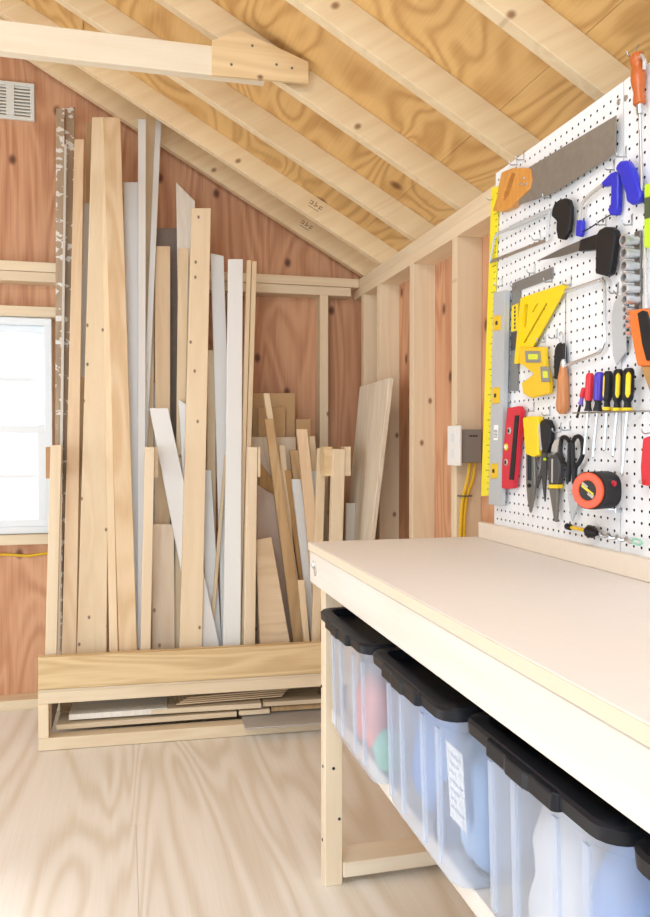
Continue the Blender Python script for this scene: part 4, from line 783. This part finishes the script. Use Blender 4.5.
# snips and pliers
t = tl('tin_snips', 'snips with a broad yellow handle and dark pointed jaws', 'snips', 'yh')
o = pl('yh', .008, .024, 'handle', 'yellow', t, bevel=.003, seg=2); (ya, za), (yb_, zb_) = G['yh'][1], G['yh'][5]
MB().tube([(PX-.0222, (G['yh'][2][0]*.5+G['yh'][1][0]*.5), G['yh'][1][1]-.006), (PX-.0222, (G['yh'][6][0]*.45+G['yh'][4][0]*.55), G['yh'][6][1]+.01)], .0012, 6).build('seam', 'vialyellow', o)
o = pl('yj', .012, .019, 'jaws', 'darksteel', t, bevel=.002); yj = G['yj']
MB().lathe((PX-.018, (yj[0][0]+yj[1][0])/2-.0005, yj[2][1]), (PX-.0215, (yj[0][0]+yj[1][0])/2-.0005, yj[2][1]), [(0,.005),(1,.0045)], 12).build('pivot', 'black', o)
m = MB(); yq = (yj[0][0]+yj[1][0])/2; m.tube([(PX-.0185, yq+.004, yj[0][1]-.004), (PX-.0185, yq+.003, yj[2][1]+.012)], .003).tube([(PX-.0185, yq-.005, yj[0][1]-.004), (PX-.0185, yq-.004, yj[2][1]+.012)], .003); m.build('tang', 'black', t)
t = tl('pliers', 'slim black pliers with grey-edged handle right of the yellow snips', 'pliers', 'pl_h')
o = pl('pl_h', .008, .020, 'handle', 'black', t, bevel=.003, seg=2); pl('pl_j', .012, .017, 'jaws', 'charcoal', t, bevel=.001)
hp = G['pl_h']; MB().tube(smooth_path([(PX-.0185, hp[0][0]-.001, hp[0][1]), (PX-.0185, hp[8][0]-.001, hp[8][1]+.004), (PX-.0185, hp[7][0]-.0005, hp[7][1]+.006)]), .0028, 8).build('grip_edge', 'lightgrey', o, smooth=True)
MB().lathe((PX-.017, G['pl_j'][1][0], G['pl_j'][1][1]-.016), (PX-.021, G['pl_j'][1][0], G['pl_j'][1][1]-.016), [(0,.0035),(1,.003)], 10).build('green_pivot', 'lime', t)
t = tl('pliers', 'needle nose pliers with grey handles and yellow band left of the tin snips', 'pliers', 'gp_h')
o = pl('gp_h', .010, .024, 'handle', 'charcoal', t, bevel=.004, seg=2); pl('gp_h2', .006, .014, 'handle', 'lightgrey', t, bevel=.003, seg=2); pl('gp_ring', .011, .025, 'band', 'yellow', t, bevel=.001); pl('gp_j', .012, .020, 'jaws', 'darksteel', t, bevel=.002)
hp = G['gp_h']; MB().tube([(PX-.0205, (hp[2][0]+hp[1][0])/2, hp[3][1]), (PX-.0205, (hp[6][0]+hp[7][0])/2, hp[6][1]+.004)], .0022, 8).build('grip_ridge', 'lightgrey', o, smooth=True)
t = tl('tin_snips', 'black tin snips with looped handles and long grey blades', 'snips', 'sn_b')
m = MB(); m.tube(smooth_path(P3('sn_l', .016)), .0046); m.build('handle', 'black', t, smooth=True); m = MB(); m.tube(smooth_path(P3('sn_r', .016)), .0046); m.build('handle', 'black', t, smooth=True)
m = MB(); a, b = G['sn_l'][0], G['sn_l'][-1]; m.tube([(PX-.016, a[0], a[1]), (PX-.016, b[0]+.001, b[1])], .0048); a, b = G['sn_r'][0], G['sn_r'][-1]; m.tube([(PX-.016, a[0], a[1]), (PX-.016, b[0]-.001, b[1])], .0048); m.build('shank', 'black', t, smooth=True)
o = pl('sn_b', .012, .020, 'blades', 'alu', t, bevel=.003); sb = G['sn_b']; MB().lathe((PX-.0205, (sb[0][0]+sb[1][0])/2, sb[0][1]-.022), (PX-.023, (sb[0][0]+sb[1][0])/2, sb[0][1]-.022), [(0,.0045),(1,.004)], 12).build('pivot', 'chrome', o)
# tape measure, turned a little towards the room
(cy, cz), = G['tape']; t = tl('tape_measure', 'orange and black tape measure on the pegboard by the seam', 'tape measure', 'tape')
n = 28; TA = radians(22); fc = Vector((PX-.061, cy, cz)); RZ = Matrix.Rotation(TA, 3, 'Z'); NR = RZ @ Vector((-1, 0, 0))
def disc(r, ex=1., sz=1., dy=0, dz=0): return [(r*math.copysign(abs(cos(2*pi*k/n))**ex, cos(2*pi*k/n))+dy, sz*r*math.copysign(abs(sin(2*pi*k/n))**ex, sin(2*pi*k/n))+dz) for k in range(n)]
def turned(mb): mb.v = [tuple(fc + RZ @ Vector(v)) for v in mb.v]; return mb
cs = turned(MB().plate(disc(.036, .78, 1., -.002), 0.003, .052)).build('case', 'rubber', t, bevel=.007, seg=3, smooth=True)
turned(MB().plate(disc(.0345), -.003, .0028, [disc(.019)])).build('orange_ring', 'tapeorange', cs, bevel=.002, seg=2)
q = turned(MB().plate(disc(.0188), -.0015, .0028)).build('face_label', 'ink', cs)
R = Matrix.Rotation(.6, 3, 'X')
turned(MB().obox((-.0018, 0, .001), (.0006, .030, .005), R)).build('label_stripe', 'yellow', q)
turned(MB().obox((-.0018, -.007, -.008), (.0006, .014, .007), R).obox((-.0018, .006, .010), (.0006, .014, .005), R)).build('label_print', 'lightgrey', q)
turned(MB().box(.018, .038, -.047, -.030, -.0345, -.033).box(.018, .038, -.048, -.0465, -.040, -.031)).build('tape_end', 'steel', t)
turned(MB().lathe((.026, -.034, .014), (.026, -.0405, .014), [(0,.006),(1,.005)], 12)).build('button', 'red', cs, smooth=True)
MB().box(PX-.012, PX, cy-.012, cy+.004, cz+.006, cz+.02).build('belt_clip', 'steel', t)
# long bit
p = P3('bit', .016); t = tl('auger_bit', 'long metal bit with black and yellow head lying along the foot of the pegboard', 'bit', 'bit')
m = MB(); m.lathe(p[0], p[1], [(0,.004),(.2,.007),(.8,.007),(1,.004)], 12); m.build('head', 'black', t, smooth=True)
m = MB(); m.lathe(p[1], p[2], [(0,.0035),(1,.004)], 10); m.build('yellow_shank', 'vialyellow', t, smooth=True)
m = MB(); m.lathe(p[2], p[4], [(0,.006),(.2,.008),(.3,.013),(.55,.012),(.75,.007),(1,.004)], 12); m.build('collar', 'black', t, smooth=True)
V4, V5 = Vector(p[4]), Vector(p[6]); m = MB(); tw = []
N_ = 40
for k in range(N_+1):
    f = k/N_; c = V4.lerp(V5, f); tw.append((c.x+.003*cos(f*24), c.y, c.z+.003*sin(f*24)))
m.tube(tw, .0034, 6); m.build('twisted_shaft', 'steel', t, smooth=True)
a, b = V5, Vector(p[7]); d = (b-a); m = MB(); m.tube([a + d*(.5-.5*cos(2*pi*k/16)) + Vector((0, 0, .005*sin(2*pi*k/16))) for k in range(16)], .0018, 6, closed=True); m.build('end_loop', 'mint', t)
# red knife
t = tl('utility_knife', 'red utility knife at the right picture edge right of the tape measure', 'knife', 'uk'); o = pl('uk', .006, .022, 'body', 'redplastic', t, bevel=.003, seg=2)
m = MB(); y, z = G['uk'][5]; m.lathe((PX-.022, y-.005, z+.006), (PX-.024, y-.005, z+.006), [(0,.004),(1,.0035)], 10); m.build('screw', 'lightgrey', o)
# hooks
HF = ['wooden grip of the hand saw', 'shoulder of the hand saw handle', 'rear of the grey hacksaw frame', 'black handle of the grey hacksaw', 'blue bracket of the small hacksaw', 'top of the blue grip', 'collar of the black jab saw', 'corner of the steel square', 'upright arm of the steel square', 'end of the steel square', 'bow of the coping saw', 'wire of the black folding tool', None, 'grey pointed blade', 'orange wooden screwdriver', 'top of the socket rail', 'yellow angle gauge', 'red torpedo level', 'yellow-handled snips', 'slim black pliers', 'black tin snips', 'needle nose pliers', 'red utility knife', 'yellow ruler', 'aluminium level', 'wire screwdriver holder at its right end']
for (y, z), w in zip(G['hooks'], HF):
    if not w: continue
    m = MB().tube(smooth_path([(PX+.004, y, z), (PX-.007, y, z), (PX-.016, y, z-.001), (PX-.021, y, z+.003), (PX-.022, y, z+.008)], 3), .0013, 6)
    m.tube([(PX-.002, y, z), (PX-.002, y, z+.018), (PX+.003, y, z+.0222)], .0012, 6)
    tag(m.build('peg_hook', 'wire', org=(PX, y, z), smooth=True), 'thin steel peg hook at the ' + w, 'hook', 'wire hooks in the pegboard')

# ---------------------------------------------------------------- electric box and its cables
t = thing('outlet_box', 'grey electric outlet box with white cover plate on a stud left of the pegboard', 'outlet', (1.05, 2.33, 1.05))
box(1.032, 1.112, 2.33, 2.394, 1.055, 1.162).build('box_body', 'grey', t, bevel=.003)
cp = box(1.022, 1.0315, 2.305, 2.40, 1.046, 1.174).build('cover_plate', 'paleplate', t, bevel=.003, seg=2)
m = MB()
for z in (1.085, 1.135): m.box(1.0205, 1.022, 2.338, 2.366, z-.014, z+.014)
m.build('receptacle', 'vinyl', cp)
m = MB()
for k in range(5): m.box(1.068+k*.006, 1.072+k*.006, 2.3292, 2.33, 1.138, 1.144)
m.build('embossed_mark', 'ink', t)
for k, lab in enumerate(('left yellow cable dropping from the grey outlet box to below the bench', 'right yellow cable dropping from the grey outlet box to below the bench')):
    d = .018*k
    o = MB().tube(smooth_path([(1.084+d, 2.36, 1.055), (1.078+d, 2.365, 1.0), (1.068+d*.7, 2.372, .95), (1.064+d*.65, 2.378, .90), (1.06+d*.65, 2.38, .8), (1.056+d*.55, 2.38, .5), (1.06+d*.55, 2.38, .06)]), .0058, 8).build('electric_cable', 'cable', org=(1.06, 2.37, .06), smooth=True)
    tag(o, lab, 'cable', 'yellow cables from the outlet box')
m = MB().box(1.056, 1.094, 2.362, 2.367, .944, .949).box(1.056, 1.059, 2.367, 2.394, .944, .949).box(1.091, 1.094, 2.371, 2.394, .944, .949)
tag(m.build('cable_staple', 'darksteel', org=(1.058, 2.38, .945)), 'small dark staple pinning the yellow cables to the stud', 'staple')

# ---------------------------------------------------------------- camera, light
cam = bpy.data.cameras.new('camera'); co = bpy.data.objects.new('camera', cam); COL.objects.link(co); scene.camera = co
F_, TH, PT_ = 790., atan(201/790.), atan(16/790.)
cam.sensor_fit = 'VERTICAL'; cam.sensor_height = 36; cam.lens = F_/917*36; cam.clip_start = .05
f = Vector((sin(TH)*cos(PT_), cos(TH)*cos(PT_), -sin(PT_))); r = Vector((cos(TH), -sin(TH), 0)); u = r.cross(f)
co.matrix_world = Matrix(((r.x, u.x, -f.x, 0), (r.y, u.y, -f.y, 0), (r.z, u.z, -f.z, 1.12), (0, 0, 0, 1)))
w = bpy.data.worlds.new('daylight'); scene.world = w; w.use_nodes = True
bg = w.node_tree.nodes['Background']; bg.inputs['Color'].default_value = (.82, .92, 1.0, 1); bg.inputs['Strength'].default_value = 1.5
def area(nm, loc, target, sx, sy, power, col=(1,1,1)):
    l = bpy.data.lights.new(nm, 'AREA'); l.shape = 'RECTANGLE'; l.size = sx; l.size_y = sy; l.energy = power; l.color = col
    o = bpy.data.objects.new(nm, l); COL.objects.link(o); o.location = loc
    o.rotation_euler = (Vector(target)-Vector(loc)).to_track_quat('-Z', 'Y').to_euler(); return o
area('front_opening_fill', (-.9, YF-.1, 1.2), (-.6, 3, 1.1), 3.2, 1.9, 46, (.77,.895,1))  # added lamp outside the front opening, boosts the daylight
area('side_opening_fill', (XL-.2, 1.75, 1.0), (1, 1.5, .9), 2.2, 1.6, 25, (.78,.90,1))  # added lamp beyond the left opening, strengthens light from that side
sl = bpy.data.lights.new('sun', 'SUN'); sl.energy = 3.2; sl.angle = radians(6); sl.color = (1, .98, .95)
so = bpy.data.objects.new('sun', sl); COL.objects.link(so); so.location = (-6, 3, 4); so.rotation_euler = Vector((1, -.42, -.66)).to_track_quat('-Z', 'Y').to_euler()
area('overhead_fill', (-.35, .1, 2.45), (-.1, 1.2, 0), 1.6, .9, 34, (.80,.91,1))  # added unseen overhead lamp, brightens bench and floor from above
scene.view_settings.view_transform = 'Standard'; scene.view_settings.look = 'None'; scene.view_settings.gamma = 1; scene.view_settings.exposure = .23
